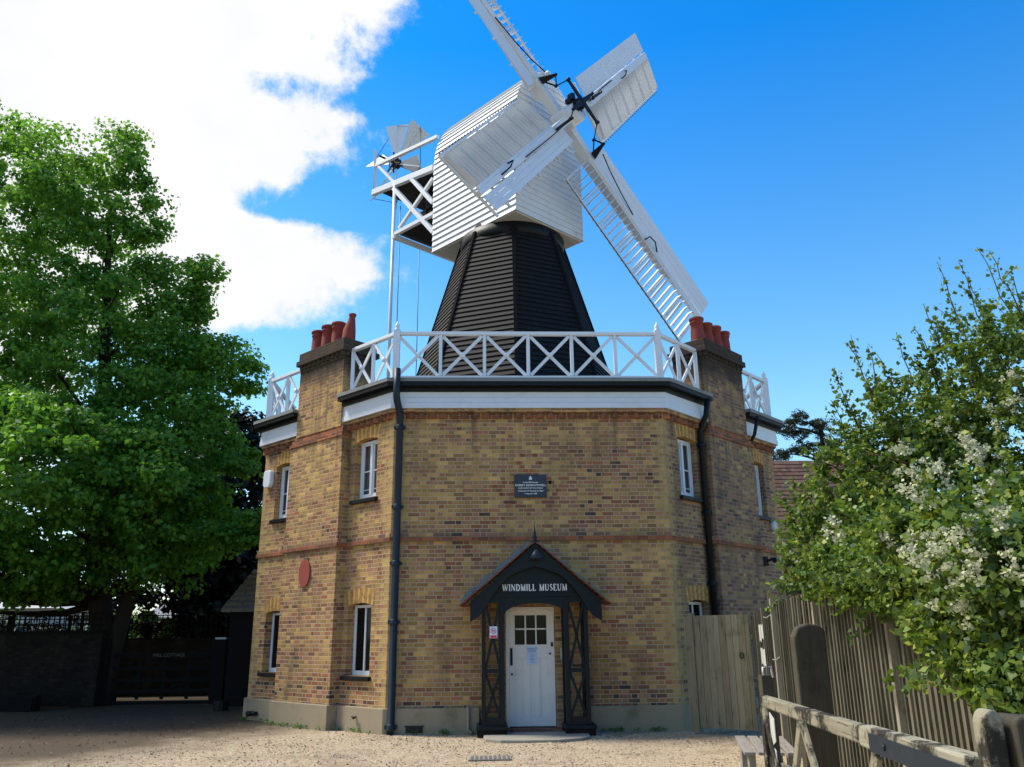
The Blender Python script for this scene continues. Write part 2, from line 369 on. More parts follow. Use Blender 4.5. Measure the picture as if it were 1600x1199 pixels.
    def lathe(s, base, prof, seg=14, ax=(0, 0, 1)):
        ax = np.array(ax, float); s.tube([np.array(base)+ax*z for r_, z in prof], [r_ for r_, z in prof], seg)
    def prism(s, poly, vec, uvm=None):
        """closed prism of polygon extruded by vec"""
        poly = [np.array(p, float) for p in poly]; vec = np.array(vec, float); n = len(poly); i = len(s.v)
        s.v += [tuple(p) for p in poly]+[tuple(p+vec) for p in poly]
        fs = [tuple(range(n))[::-1], tuple(range(n, 2*n))]+[(k, (k+1) % n, n+(k+1) % n, n+k) for k in range(n)]
        allp = poly+[p+vec for p in poly]
        nn = nrm(vec); 
        for f_ in fs:
            s.f.append(tuple(i+k for k in f_)); P = [allp[k] for k in f_]
            if uvm: s.uv.append([uvm(p) for p in P])
            else:
                N = np.zeros(3)
                for a, b_ in zip(P, P[1:]+P[:1]): N += np.cross(a-P[0], b_-P[0])
                L = np.linalg.norm(N); N = N/L if L > 1e-12 else V(0, 0, 1)
                if abs(N[2]) > .75: s.uv.append([(p[0], p[1]) for p in P])
                else: t = nrm((-N[1], N[0], 0)); s.uv.append([(float(p@t), float(p[2])) for p in P])
            s.e.append([(9, 9)]*len(f_)); s.smooth.append(False)
    def build(s, name, mat, parent=None, fix=True, bevel=0, **props):
        me = bpy.data.meshes.new(name); off = V(*ROOT.get(parent.name, (0, 0, 0))) if parent else V(0, 0, 0)
        loc = off
        if not parent and 'loc' in props: loc = V(*props.pop('loc'))
        vv = np.array(s.v)-loc
        me.from_pydata(vv.tolist(), [], s.f)
        uv = me.uv_layers.new(name='UVMap'); ed = me.uv_layers.new(name='edge')
        uv.data.foreach_set('uv', np.array([c for f_ in s.uv for c in f_], 'f').ravel())
        ed.data.foreach_set('uv', np.array([c for f_ in s.e for c in f_], 'f').ravel())
        me.polygons.foreach_set('use_smooth', s.smooth)
        o = bpy.data.objects.new(name, me); COL.objects.link(o); me.materials.append(MATS[mat])
        if parent: o.parent = parent; ROOT[o.name] = tuple(off)
        else: o.location = loc; ROOT[o.name] = tuple(loc)
        if fix:
            bm = bmesh.new(); bm.from_mesh(me); bmesh.ops.recalc_face_normals(bm, faces=bm.faces); bm.to_mesh(me); bm.free()
        if bevel:
            md = o.modifiers.new('bevel', 'BEVEL'); md.width = bevel; md.segments = 2; md.limit_method = 'ANGLE'
        for k, v_ in props.items(): o[k] = v_
        return o
ROOT = {}
def thing(name, loc, label, cat, group=None):
    o = bpy.data.objects.new(name, None); COL.objects.link(o); o.location = loc; o.empty_display_size = .2
    ROOT[o.name] = tuple(map(float, loc)); o['label'] = label; o['category'] = cat
    if group: o['group'] = group
    return o
def tag(o, label, cat, group=None):
    o['label'] = label; o['category'] = cat
    if group: o['group'] = group
    return o
def structure(o): o['kind'] = 'structure'; return o
def text(name, body, size, origin, xdir, ydir, mat, parent, ext=.003, align='CENTER', **kw):
    cu = bpy.data.curves.new('t', 'FONT'); cu.body = body; cu.size = size; cu.align_x = align; cu.extrude = ext
    for k, v_ in kw.items(): setattr(cu, k, v_)
    t = bpy.data.objects.new('t', cu); COL.objects.link(t)
    bpy.context.view_layer.update()
    me = bpy.data.meshes.new_from_object(t.evaluated_get(bpy.context.evaluated_depsgraph_get()))
    bpy.data.objects.remove(t)
    x, y = Vector(xdir).normalized(), Vector(ydir).normalized(); z = x.cross(y)
    M = Matrix((x, y, z)).transposed().to_4x4(); M.translation = Vector(origin)-Vector(ROOT.get(parent.name, (0, 0, 0)))
    me.transform(M); me.name = name; me.materials.clear(); me.materials.append(MATS[mat])
    o = bpy.data.objects.new(name, me); COL.objects.link(o); o.parent = parent; ROOT[o.name] = ROOT.get(parent.name, (0, 0, 0)); return o

# ------------------------------------------------------------------ ground
def ground_mesh():
    xs = np.concatenate([[-900, -200, -60], np.linspace(-24, 24, 97), [60, 200, 900]])
    ys = np.concatenate([[-200, -60], np.linspace(-18, 30, 97), [60, 200, 900]])
    X, Y = np.meshgrid(xs, ys); Z = .012*np.sin(X*1.7+.4*Y)*np.cos(Y*1.3)+.008*np.sin(X*3.1+1)*np.sin(Y*2.9)-.015
    Z = np.where((abs(X) < 24) & (Y > -18) & (Y < 30), Z, -.02)
    v = np.stack([X, Y, Z], -1).reshape(-1, 3); n = len(xs); m = MB()
    m.v = [tuple(p) for p in v.tolist()]
    for j in range(len(ys)-1):
        for i in range(n-1):
            q = (j*n+i, j*n+i+1, (j+1)*n+i+1, (j+1)*n+i); m.f.append(q); m.uv.append([m.v[k][:2] for k in q]); m.e.append([(9, 9)]*4); m.smooth.append(True)
    return m
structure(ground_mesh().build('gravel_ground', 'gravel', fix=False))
def pebbles():
    N = 30000; m = MB()
    y = -12.5+12.5*RNG.random(N)**.8; x = -9+13*RNG.random(N); x = np.where(x-.6*y < -5.2, -3+7*RNG.random(N), x)
    s = .008+.018*RNG.random(N)**2.2
    base = np.array([(1, 0, 0), (0, 1, 0), (-1, 0, 0), (0, -1, 0), (0, 0, .7)]); vs = []; fs = []
    for i in range(N):
        a = RNG.random()*6.28; c_, s_ = math.cos(a), math.sin(a); k = .6+.5*RNG.random()
        z0 = .012*math.sin(x[i]*1.7+.4*y[i])*math.cos(y[i]*1.3)+.008*math.sin(x[i]*3.1+1)*math.sin(y[i]*2.9)-.017
        b_ = len(vs)
        for px, py, pz in base: vs.append((x[i]+s[i]*(px*c_-py*k*s_), y[i]+s[i]*(px*s_+py*k*c_), z0+s[i]*pz))
        fs += [(b_, b_+1, b_+4), (b_+1, b_+2, b_+4), (b_+2, b_+3, b_+4), (b_+3, b_, b_+4)]
    me = bpy.data.meshes.new('loose_gravel'); me.from_pydata(vs, [], fs); me.materials.append(MATS['pebble'])
    o = bpy.data.objects.new('loose_gravel', me); COL.objects.link(o); o['kind'] = 'stuff'
    tag(o, 'loose tan pebbles scattered over the gravel yard', 'gravel')
pebbles()

def litter():
    N = 2600; x = -11+16*RNG.random(N); y = -6+11*RNG.random(N); k = RNG.random(N) < np.clip((-x+.5*y+3)/9, .08, 1); x, y = x[k], y[k]
    ok_ = ~((abs(x) < 2.8+np.clip(y, 0, 9)) & (y > -.15)); x, y = x[ok_], y[ok_]; n_ = len(x)
    return np.stack([x, y, np.full(n_, .012)], 1)
# ------------------------------------------------------------------ windmill: brick base
WM = thing('windmill', (0, 6.42, 0), 'white capped smock windmill on a black tower and eight sided yellow brick house', 'windmill')
W, W2 = 5.32, 4.7; c45 = math.sqrt(.5); T8 = math.tan(PI/8)
FACE = {}
def mkface(k, P, t, L): t = nrm(V(*t, 0)); FACE[k] = (V(*P, 0), t, None, L)
FACE['F'] = (V(-W/2, 0, 0), V(1, 0, 0), V(0, -1, 0), W)
FACE['L'] = (V(-W/2, 0, 0), V(-c45, c45, 0), V(-c45, -c45, 0), W2)
FACE['R'] = (V(W/2, 0, 0), V(c45, c45, 0), V(c45, -c45, 0), W2)
XO = W/2+W2*c45; YO = W2*c45; SW = 6.2
FACE['LS'] = (V(-XO, YO, 0), V(0, 1, 0), V(-1, 0, 0), SW)
FACE['RS'] = (V(XO, YO, 0), V(0, 1, 0), V(1, 0, 0), SW)
FACE['LB'] = (V(-XO, YO+SW, 0), V(c45, c45, 0), V(-c45, c45, 0), W2)
FACE['RB'] = (V(XO, YO+SW, 0), V(-c45, c45, 0), V(c45, c45, 0), W2)
FACE['B'] = (V(-W/2, YO*2+SW, 0), V(1, 0, 0), V(0, 1, 0), W)
def fp(k, s, o, z):
    P, t, n, L = FACE[k]; return P+t*s+n*o+V(0, 0, z)
def sgn(k):
    P, t, n, L = FACE[k]; return 1 if np.cross(t, n)[2] < 0 else -1
def seg(m, k, s0, s1, o0, o1, z0, z1, mit0=False, mit1=False, zi0=None):
    L = FACE[k][3]
    a = lambda o: s0-(o*T8 if mit0 else 0); b = lambda o: s1+(o*T8 if mit1 else 0)
    zi = z0 if zi0 is None else zi0
    c = [fp(k, a(o0), o0, zi), fp(k, b(o0), o0, zi), fp(k, b(o1), o1, z0), fp(k, a(o1), o1, z0),
         fp(k, a(o0), o0, z1), fp(k, b(o0), o0, z1), fp(k, b(o1), o1, z1), fp(k, a(o1), o1, z1)]
    P, t, n, _ = FACE[k]; m.hexa(c, lambda p: (float((p-P)@t+(p-P)@n*1.0), float(p[2])))
def wall(m, k, z0, z1, holes, s0=0, s1=None, rev=.24):
    P, t, n, L = FACE[k]; s1 = L if s1 is None else s1
    ss = sorted({s0, s1, *[h[0] for h in holes], *[h[1] for h in holes]}); zz = sorted({z0, z1, *[h[2] for h in holes], *[h[3] for h in holes]})
    for a, b in zip(ss, ss[1:]):
        for c, d in zip(zz, zz[1:]):
            if any(h[0] <= a and b <= h[1] and h[2] <= c and d <= h[3] for h in holes): continue
            q = [(a, c), (b, c), (b, d), (a, d)]
            m.face([fp(k, s, 0, z) for s, z in q], q, [(min(s, L-s), 0) for s, z in q])
    for h in holes:
        a, b, c, d = h
        for p, q in (((a, c), (a, d)), ((b, d), (b, c)), ((a, d), (b, d)), ((b, c), (a, c))):
            m.face([fp(k, p[0], 0, p[1]), fp(k, q[0], 0, q[1]), fp(k, q[0], -rev, q[1]), fp(k, p[0], -rev, p[1])],
                   [(p[0]*1., p[1]), (q[0], q[1]), (q[0]+(rev if p[0] == q[0] else 0), q[1]), (p[0]+(rev if p[0] == q[0] else 0), p[1])])
WIN = [(.50, 1.24, .95, 2.27), (.50, 1.20, 4.27, 5.50), (3.50, 4.20, .95, 2.20), (3.55, 4.18, 4.17, 5.42)]
ZC, ZF = 5.80, 5.93
DOOR = (2.16, 3.06, .06, 2.16)
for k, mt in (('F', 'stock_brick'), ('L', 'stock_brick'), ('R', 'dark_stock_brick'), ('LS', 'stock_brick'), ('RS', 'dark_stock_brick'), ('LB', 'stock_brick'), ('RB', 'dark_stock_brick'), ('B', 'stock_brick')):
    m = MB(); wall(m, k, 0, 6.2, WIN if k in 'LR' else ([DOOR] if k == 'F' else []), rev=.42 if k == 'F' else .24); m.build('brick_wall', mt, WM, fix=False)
# plinth
PI_F = {'F': [(0, 1.68), (3.62, W)]}
for k in FACE:
    L = FACE[k][3]
    ivs = PI_F.get(k, [(0, L)]) if k not in 'LR' else [(0, 1.36), (3.34, L)]
    for a, b in ivs: m = MB(); seg(m, k, a, b, 0.001, .07, -.05, .42, a == 0, b == L); m.build('cement_plinth', 'render_cement', WM, bevel=.012)
    if k in 'LR': m = MB(); seg(m, k, 1.36, 3.34, .001, .29, -.05, .43); m.build('cement_plinth', 'render_cement', WM, bevel=.012)
# string course
for k in FACE:
    L = FACE[k][3]
    for a, b in ([(0, L)] if k not in 'LR' else [(0, 1.345), (1.345, 3.355), (3.355, L)]):
        o_ = .22 if a == 1.345 else 0
        m = MB(); seg(m, k, a, b, 0.001, .05+o_, 3.365, 3.441, a == 0, b == L); m.build('string_course', 'red_brick', WM)
        m = MB(); seg(m, k, a, b, 0.001, .03+o_, 3.443, 3.52, a == 0, b == L); m.build('string_course', 'dark_stock_brick', WM)
# dogtooth cornice, fascia, gutter, deck
IV = lambda k: [(0, FACE[k][3])] if k not in 'LR' else [(0, 1.53), (3.17, W2)]
for k in FACE:
    L = FACE[k][3]
    for a, b in IV(k):
        dt = MB(); fa = MB(); gu = MB(); de = MB(); cb = MB(); e0, e1 = a == 0, b == L
        seg(cb, k, a, b, .001, .10, 5.86, 5.925, e0, e1)
        n = int((b-a)/.205)
        for i in range(n):
            s = a+(i+.5)*(b-a)/n
            dt.prism([fp(k, s-.092, .002, 5.745), fp(k, s+.092, .002, 5.745), fp(k, s, .105, 5.745)], V(0, 0, .11))
        for j, (zz0, zz1) in enumerate(((5.93, 6.035), (6.04, 6.145), (6.15, 6.26))): seg(fa, k, a, b, .001, .155-.012*j, zz0, zz1, e0, e1)
        seg(gu, k, a, b, .10, .30, 6.35, 6.43, e0, e1); seg(gu, k, a, b, .02, .17, 6.262, 6.348, e0, e1)
        seg(de, k, a, b, -.3, .32, 6.432, 6.505, e0, e1)
        cb.build('corbel_course', 'chimney_brick', WM); dt.build('dogtooth_course', 'red_brick', WM)
        fa.build('fascia', 'fascia_paint', WM); gu.build('gutter', 'black_paint', WM); de.build('deck_edge', 'lead', WM)
m = MB(); cc = [FACE['F'][0], V(W/2, 0, 0), V(XO, YO, 0), V(XO, YO+SW, 0), V(W/2, 2*YO+SW, 0), V(-W/2, 2*YO+SW, 0), V(-XO, YO+SW, 0), V(-XO, YO, 0)]
m.prism([p*1.0+V(0, 0, 6.40) for p in cc], V(0, 0, .03)); m.build('gallery_deck', 'lead', WM)

# windows
def arch(m, k, s0, s1, z, hgt=.27, n=12, sag=.06, o=.006, dep=.12):
    e = .05; mid = (s0+s1)/2; half = (s1-s0)/2+e
    def zb(s): return z-sag+sag*(1-((s-mid)/half)**2)
    for i in range(n):
        a = s0-e+(2*half)*i/n; b = s0-e+(2*half)*(i+1)/n; f = .10
        ta = mid+(a-mid)*(1+f); tb = mid+(b-mid)*(1+f); g = .004
        c = [fp(k, a+g, -dep, zb(a)), fp(k, b-g, -dep, zb(b)), fp(k, b-g, o, zb(b)), fp(k, a+g, o, zb(a)),
             fp(k, ta+g, -dep, zb(a)+hgt), fp(k, tb-g, -dep, zb(b)+hgt), fp(k, tb-g, o, zb(b)+hgt), fp(k, ta+g, o, zb(a)+hgt)]
        m.hexa(c, lambda p, i=i: (i*.1+.05, 0))
for k in 'LR':
    P, t, n, L = FACE[k]
    for wi, (a, b, c, d) in enumerate(WIN):
        m = MB(); arch(m, k, a, b, d); 
        if wi in (1, 3): pass
        m.build('window_arch', 'gauged_brick', WM)
        up = wi in (1, 3); o0, o1 = (-.21, -.13) if wi in (1, 3) else (-.22, -.165); dd = d-.03
        if up: fr = 'window'
        f = MB(); T = .055
        def fb(s0, s1, z0, z1, p0=o0, p1=o1): seg(f, k, s0, s1, p0, p1, z0, z1)
        fb(a, a+T, c, dd); fb(b-T, b, c, dd); fb(a+T, b-T, dd-T, dd); fb(a+T, b-T, c, c+.085)
        pan = []
        if up:
            mid = (a+b)/2; fb(mid-.035, mid+.035, c+.085, dd-T, o0, o1+.008)
            for x0, x1 in ((a+T, mid-.035), (mid+.035, b-T)):
                # sash stiles
                fb(x0, x0+.028, c+.085, dd-T, -.19, -.15); fb(x1-.028, x1, c+.085, dd-T, -.19, -.15)
                z1 = c+.085+(dd-T-c-.085)*.47; fb(x0+.028, x1-.028, z1-.013, z1+.013, -.19, -.15)
                fb(x0+.028, x1-.028, c+.085, c+.125, -.19, -.15); fb(x0+.028, x1-.028, c+.20, c+.215, -.185, -.155)
                fb(x0+.028, x1-.028, dd-T-.03, dd-T, -.19, -.15)
        else:
            z1 = c+(dd-c)*.53; fb(a+T, b-T, z1-.014, z1+.014, -.20, -.175)
            fb(a+T, a+T+.03, c+.085, dd-T, -.19, -.15); fb(b-T-.03, b-T, c+.085, dd-T, -.19, -.15)
            if b-a > .6: fb((a+b)/2-.02, (a+b)/2+.02, c+.085, dd-T, -.2, -.148)
        wo = f.build('window_frame', 'white_paint', WM, bevel=.004)
        g = MB(); g.face([fp(k, s, -.172, z) for s, z in ((a+.01, c+.01), (b-.01, c+.01), (b-.01, dd-.01), (a+.01, dd-.01))]); g.build('pane', 'glass' if up else 'dark_glass', wo, fix=False)
        if up:
            cu = MB()
            for x0, x1 in ((a, a+(b-a)*.42), (b-(b-a)*.42, b)):
                nn = 14
                for i in range(nn):
                    u0, u1 = x0+(x1-x0)*i/nn, x0+(x1-x0)*(i+1)/nn; q0, q1 = -.27+.02*math.sin(i*1.9), -.27+.02*math.sin((i+1)*1.9)
                    cu.face([fp(k, u0, q0, c), fp(k, u1, q1, c), fp(k, u1, q1, dd), fp(k, u0, q0, dd)])
            cu.build('curtain', 'curtain', wo, fix=False)
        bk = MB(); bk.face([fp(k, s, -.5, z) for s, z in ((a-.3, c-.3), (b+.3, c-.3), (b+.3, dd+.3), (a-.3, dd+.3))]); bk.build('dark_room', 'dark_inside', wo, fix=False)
        sl = MB(); seg(sl, k, a-.06, b+.06, -.16, .075, c-.085, c-.005, zi0=c-.07); sl.build('window_sill', 'black_paint', wo, bevel=.008)

# chimneys
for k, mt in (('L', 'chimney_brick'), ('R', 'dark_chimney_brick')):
    P, t, n, L = FACE[k]
    m = MB(); seg(m, k, 1.40, 3.30, -.05, .22, .0, 5.62); m.build('chimney_breast', mt, WM)
    m = MB()
    for j, (zz, i_) in enumerate(((5.62, .0), (5.70, -.035), (5.775, -.07))):
        seg(m, k, 1.385-i_, 3.315+i_, -.05, .245+i_, zz+.002, zz+.075)
    ch = MB(); seg(ch, k, 1.53, 3.17, -.62, .19, 5.85, 7.34); chs = ch.build('chimney_stack', mt, WM)
    m.build('corbel', 'red_brick', chs)
    m = MB(); seg(m, k, 1.53, 3.17, -.62, .205, 7.342, 7.40); seg(m, k, 1.45, 3.25, -.70, .27, 7.50, 7.62); seg(m, k, 1.50, 3.20, -.65, .23, 7.622, 7.80)
    for i in range(10):
        s = 1.56+i*.172; m.prism([fp(k, s-.06, .19, 7.402), fp(k, s+.06, .19, 7.402), fp(k, s, .26, 7.402)], V(0, 0, .096))
    seg(m, k, 1.52, 3.18, -.62, .20, 7.402, 7.498)
    for i in range(5):
        z_, s_ = (7.402, 1.53) ; o_ = .1-i*.16
        m.prism([fp(k, s_, o_-.06, z_), fp(k, s_, o_+.06, z_), fp(k, s_-.07, o_, z_)], V(0, 0, .096))
    m.build('chimney_cap', mt, chs, bevel=.01)
    for i in range(4):
        s = 1.78+i*.39; pb = fp(k, s, -.08, 7.78); m = MB()
        if k == 'L' and i == 0:
            m.tube([pb, pb+V(0, 0, .10), pb+V(.01, 0, .30), pb+V(.045, 0, .52), pb+V(.06, 0, .63), pb+V(.062, 0, .66), pb+V(.064, 0, .70)], [.155, .15, .14, .09, .065, .085, .085], 16)
            m.prism([pb+V(-.15, .02, .0), pb+V(-.02, .02, .52), pb+V(.1, .02, .6), pb+V(.1, .02, 0)], V(0, -.05, 0))
        else:
            h = .62-.03*(i % 2)
            m.lathe(pb, [(.16, 0), (.155, .06), (.145, .3), (.132, h-.14), (.15, h-.13), (.15, h-.10), (.135, h-.095), (.135, h-.07), (.165, h-.06), (.165, h-.01), (.15, h), (.115, h), (.11, h-.15)], 18)
        po = m.build('chimney_pot', 'terracotta', chs)
    # haunching of mortar
    m = MB()
    for i in range(4): m.lathe(fp(k, 1.78+i*.39, -.08, 7.79), [(.23, 0), (.17, .06)], 12)
    m.build('mortar_flaunching', 'render_cement', chs)

# gallery railing: one per face
def railing(k, bays, post0, post1):
    P, t, n, L = FACE[k]; root = None
    m = MB(); zb, zt = 6.55, 7.57
    for (s0, s1, nb_) in bays:
        m.bar(fp(k, s0, 0, zt-.035), fp(k, s1, 0, zt-.035), .10, .07)
    rl = m.build('railing', 'white_paint', WM, bevel=.006)
    for (s0, s1, nb_) in bays: m = MB(); m.bar(fp(k, s0, 0, zb+.04), fp(k, s1, 0, zb+.04), .08, .08); m.build('bottom_rail', 'white_paint', rl, bevel=.006)
    for (s0, s1, nb_) in bays:
        w_ = (s1-s0)/nb_
        for i in range(nb_+1):
            s = s0+i*w_
            corner = (i == 0 and s0 == 0 and post0) or (i == nb_ and s1 == L and post1)
            if i == 0 and s0 == 0 and not post0: continue
            if i == nb_ and s1 == L and not post1: continue
            q = MB()
            if corner:
                q.bar(fp(k, s, 0, 6.485), fp(k, s, 0, zt+.03), .13, .13)
                q.lathe(fp(k, s, 0, zt+.03), [(.07, 0), (.07, .02), (.035, .05), (.05, .08), (.05, .11), (.02, .16), (.004, .21)], 12)
                q.build('corner_post', 'white_paint', rl)
            else:
                e = .045 if (i == 0) else (-.045 if i == nb_ else 0)
                q.bar(fp(k, s+e, 0, zb+.082), fp(k, s+e, 0, zt-.072), .075, .065, up=(1, 0, 0) if abs(t[0]) > .9 else (0, 1, 0)); q.build('baluster', 'white_paint', rl)
        for i in range(nb_):
            a, b = s0+i*w_+.05, s0+(i+1)*w_-.05; q = MB()
            q.bar(fp(k, a, .012, zb+.10), fp(k, b, .012, zt-.09), .03, .062, up=tuple(np.cross(t, n)))
            q.bar(fp(k, a, -.02, zt-.09), fp(k, b, -.02, zb+.10), .03, .062, up=tuple(np.cross(t, n)))
            # the braces lie flat in the rail plane: thin across, deep along z
            q.lathe(fp(k, (a+b)/2, .028, (zb+zt)/2+.005), [(.055, 0), (.05, .02), (.015, .03)], 12, ax=n)
            q.build('cross_brace', 'white_paint', rl)
        q = MB()
        for i in range(nb_+1 if nb_ < 3 else 5):
            s = s0+.12+(s1-s0-.24)*i/max(1, (nb_ if nb_ < 3 else 4)); q.box(fp(k, s, 0, 6.517), t, n, (0, 0, 1), .07, .05, .032)
        q.build('rail_block', 'old_white', rl)
railing('F', [(0, W, 6)], True, True)
railing('L', [(0, 1.5, 2)], False, True); railing('L', [(3.2, W2, 2)], False, True)
railing('R', [(0, 1.5, 2)], False, True); railing('R', [(3.2, W2, 2)], False, True)
railing('LS', [(0, SW, 7)], False, True); railing('RS', [(0, SW, 7)], False, True)
railing('LB', [(0, W2, 5)], False, True); railing('RB', [(0, W2, 5)], False, True); railing('B', [(0, W, 6)], False, False)

# rainwater pipes
def pipe(pts, r, parent, joints, name='downpipe', mat='pipe_paint'):
    m = MB(); m.tube(pts, r, 14); o = m.build(name, mat, parent)
    for p in joints:
        q = MB(); q.lathe(V(*p)-V(0, 0, .05), [(r+.012, 0), (r+.014, .02), (r+.014, .09), (r+.006, .10)], 14); q.box(V(*p)+V(0, .02, 0), (1, 0, 0), (0, 1, 0), (0, 0, 1), r+.045, .02, .03)
        q.build('pipe_collar', mat, o)
    return o
x0 = -2.62
pipe([(x0+.03, -.40, 6.66), (x0+.03, -.40, 6.13), (x0+.04, -.36, 6.02), (x0+.07, -.17, 5.88), (x0+.08, -.10, 5.75), (x0+.08, -.10, .12), (x0+.07, -.17, .03)], .068, WM, [(x0+.08, -.10, z) for z in (5.55, 4.0, 2.95, 1.9, .12)])
rp = [fp('R', 1.28, .32, 6.35), fp('R', 1.28, .25, 6.0), fp('R', 1.28, .09, 5.7), fp('R', 1.28, .09, .1)]
pipe(rp, .06, WM, [fp('R', 1.28, .09, z) for z in (5.4, 4, 2.6, 1.2)], mat='black_paint')
rp = [fp('R', 3.4, .36, 6.35), fp('R', 3.4, .25, 5.95), fp('R', 3.4, .09, 5.7), fp('R', 3.4, .09, 4.9), fp('R', 3.42, .07, 4.8)]
pipe(rp, .04, WM, [fp('R', 3.4, .09, 5.4)], mat='black_paint')
m = MB(); m.tube([(-1.18, -.10, .45), (-1.18, -.10, .06), (-1.10, -.16, .0)], .03, 8); m.build('waste_pipe', 'render_cement', WM)
m = MB(); m.abox(-2.28, -1.98, -.085, -.071, .02, .12)
m.abox(-2.3, -1.96, -.10, -.071, .12, .135); m.build('air_vent', 'iron', WM)
m = MB(); m.tube([fp('L', .75, .08, .25), fp('L', .75, .14, .22), fp('L', .75, .14, .15)], .02, 8); m.tube([fp('L', .68, .12, .25), fp('L', .82, .12, .25)], .012, 6); m.build('garden_tap', 'iron', WM)
m = MB(); m.tube([fp('L', 4.3, .08, .14), fp('L', 4.3, .22, .12)], .05, 10); m.tube([fp('L', 4.1, .12, .14), fp('L', 4.45, .12, .14)], .04, 10); m.build('waste_pipe', 'iron', WM)
# oval red plaque, alarm box, lights, camera
o_ = fp('L', 2.45, .222, 2.90); m = MB(); tt = FACE['L'][1]; nn_ = FACE['L'][2]
m.prism([o_+tt*.20*math.cos(a)+V(0, 0, .28)*math.sin(a) for a in np.linspace(0, 2*PI, 32, endpoint=False)], nn_*.03)
m.build('oval_plaque', 'red_plaque', WM, bevel=.006)
m = MB(); p = fp('L', 4.42, .0, 5.12); m.prism([p+FACE['L'][1]*a+V(0, 0, b) for a, b in ((-.15, -.12), (-.09, -.20), (.09, -.20), (.15, -.12), (.15, .16), (.10, .2), (-.10, .2), (-.15, .16))], FACE['L'][2]*.11)
m.build('alarm_box', 'white_paint', WM, bevel=.02)
m = MB(); p = fp('R', 4.35, .0, 3.98); m.lathe(p, [(.13, 0), (.14, .04), (.11, .09), (.09, .10)], 16, ax=FACE['R'][2]); m.build('alarm_bell', 'old_white', WM)
m = MB(); p = fp('R', 3.35, .25, 3.12); m.bar(p, p+FACE['R'][2]*.22+V(0, 0, .05), .05); m.bar(p+FACE['R'][2]*.2+V(0, 0, .02), p+FACE['R'][2]*.2+FACE['R'][1]*.3+V(0, 0, .0), .09, .10); m.bar(p-V(0, 0, .1), p+V(0, 0, .1), .08); m.build('security_camera', 'iron', WM)

# red bricks set as a pattern round the plaque
m = MB()
for px, py in ((605, 265), (830, 265), (555, 340), (900, 340), (605, 410), (670, 480), (780, 480), (1060, 630), (430, 700), (310, 700), (1110, 700), (1060, 700), (150, 775), (265, 775), (1230, 835), (215, 850), (270, 930), (1170, 930), (335, 1005), (445, 1005), (1000, 1005), (1110, 1005), (380, 1075), (1060, 1080), (710, 545), (840, 545)):
    p = aty(760+px/10.9, 690+py/10.9, 0); row = math.floor(p[2]/.0765); z0_ = row*.0765+.006
    m.abox(p[0]-.052, p[0]+.052, -.0035, .002, z0_, z0_+.065)
m.build('red_brick_pattern', 'red_brick', WM)

# the tablet above the porch
PQ = thing('plaque', (0, -.03, 4.2), 'dark slate commemorative tablet with white lettering on the brickwork above the porch', 'plaque')
m = MB(); m.abox(-.31, .31, -.045, -.002, 4.18, 4.62); m.build('tablet', 'plaque_slate', PQ, bevel=.005)
for body, z, sz in (('In the Mill House', 4.455, .042), ('ROBERT BADEN-POWELL', 4.395, .052), ('CHIEF SCOUT OF THE WORLD', 4.345, .034), ('wrote parts of "Scouting for Boys"', 4.292, .036), ('in the year 1908', 4.238, .036)):
    text('inscription', body, sz, (0, -.047, z), (1, 0, 0), (0, 0, 1), 'lettering', PQ, .001, offset=.0006, **({'shear': .3} if body[0] in 'wi' else {}))
m = MB()
for a, r_ in ((90, .034), (0, .022), (180, .022)): 
    c_ = V(math.cos(R(a))*.018, -.047, 4.545+math.sin(R(a))*.012); m.prism([c_+V(math.cos(q)*r_*.55, 0, math.sin(q)*r_) for q in np.linspace(0, 2*PI, 10, endpoint=False)], V(0, -.002, 0))
m.abox(-.028, .028, -.0495, -.047, 4.517, 4.527); m.build('badge', 'lettering', PQ)

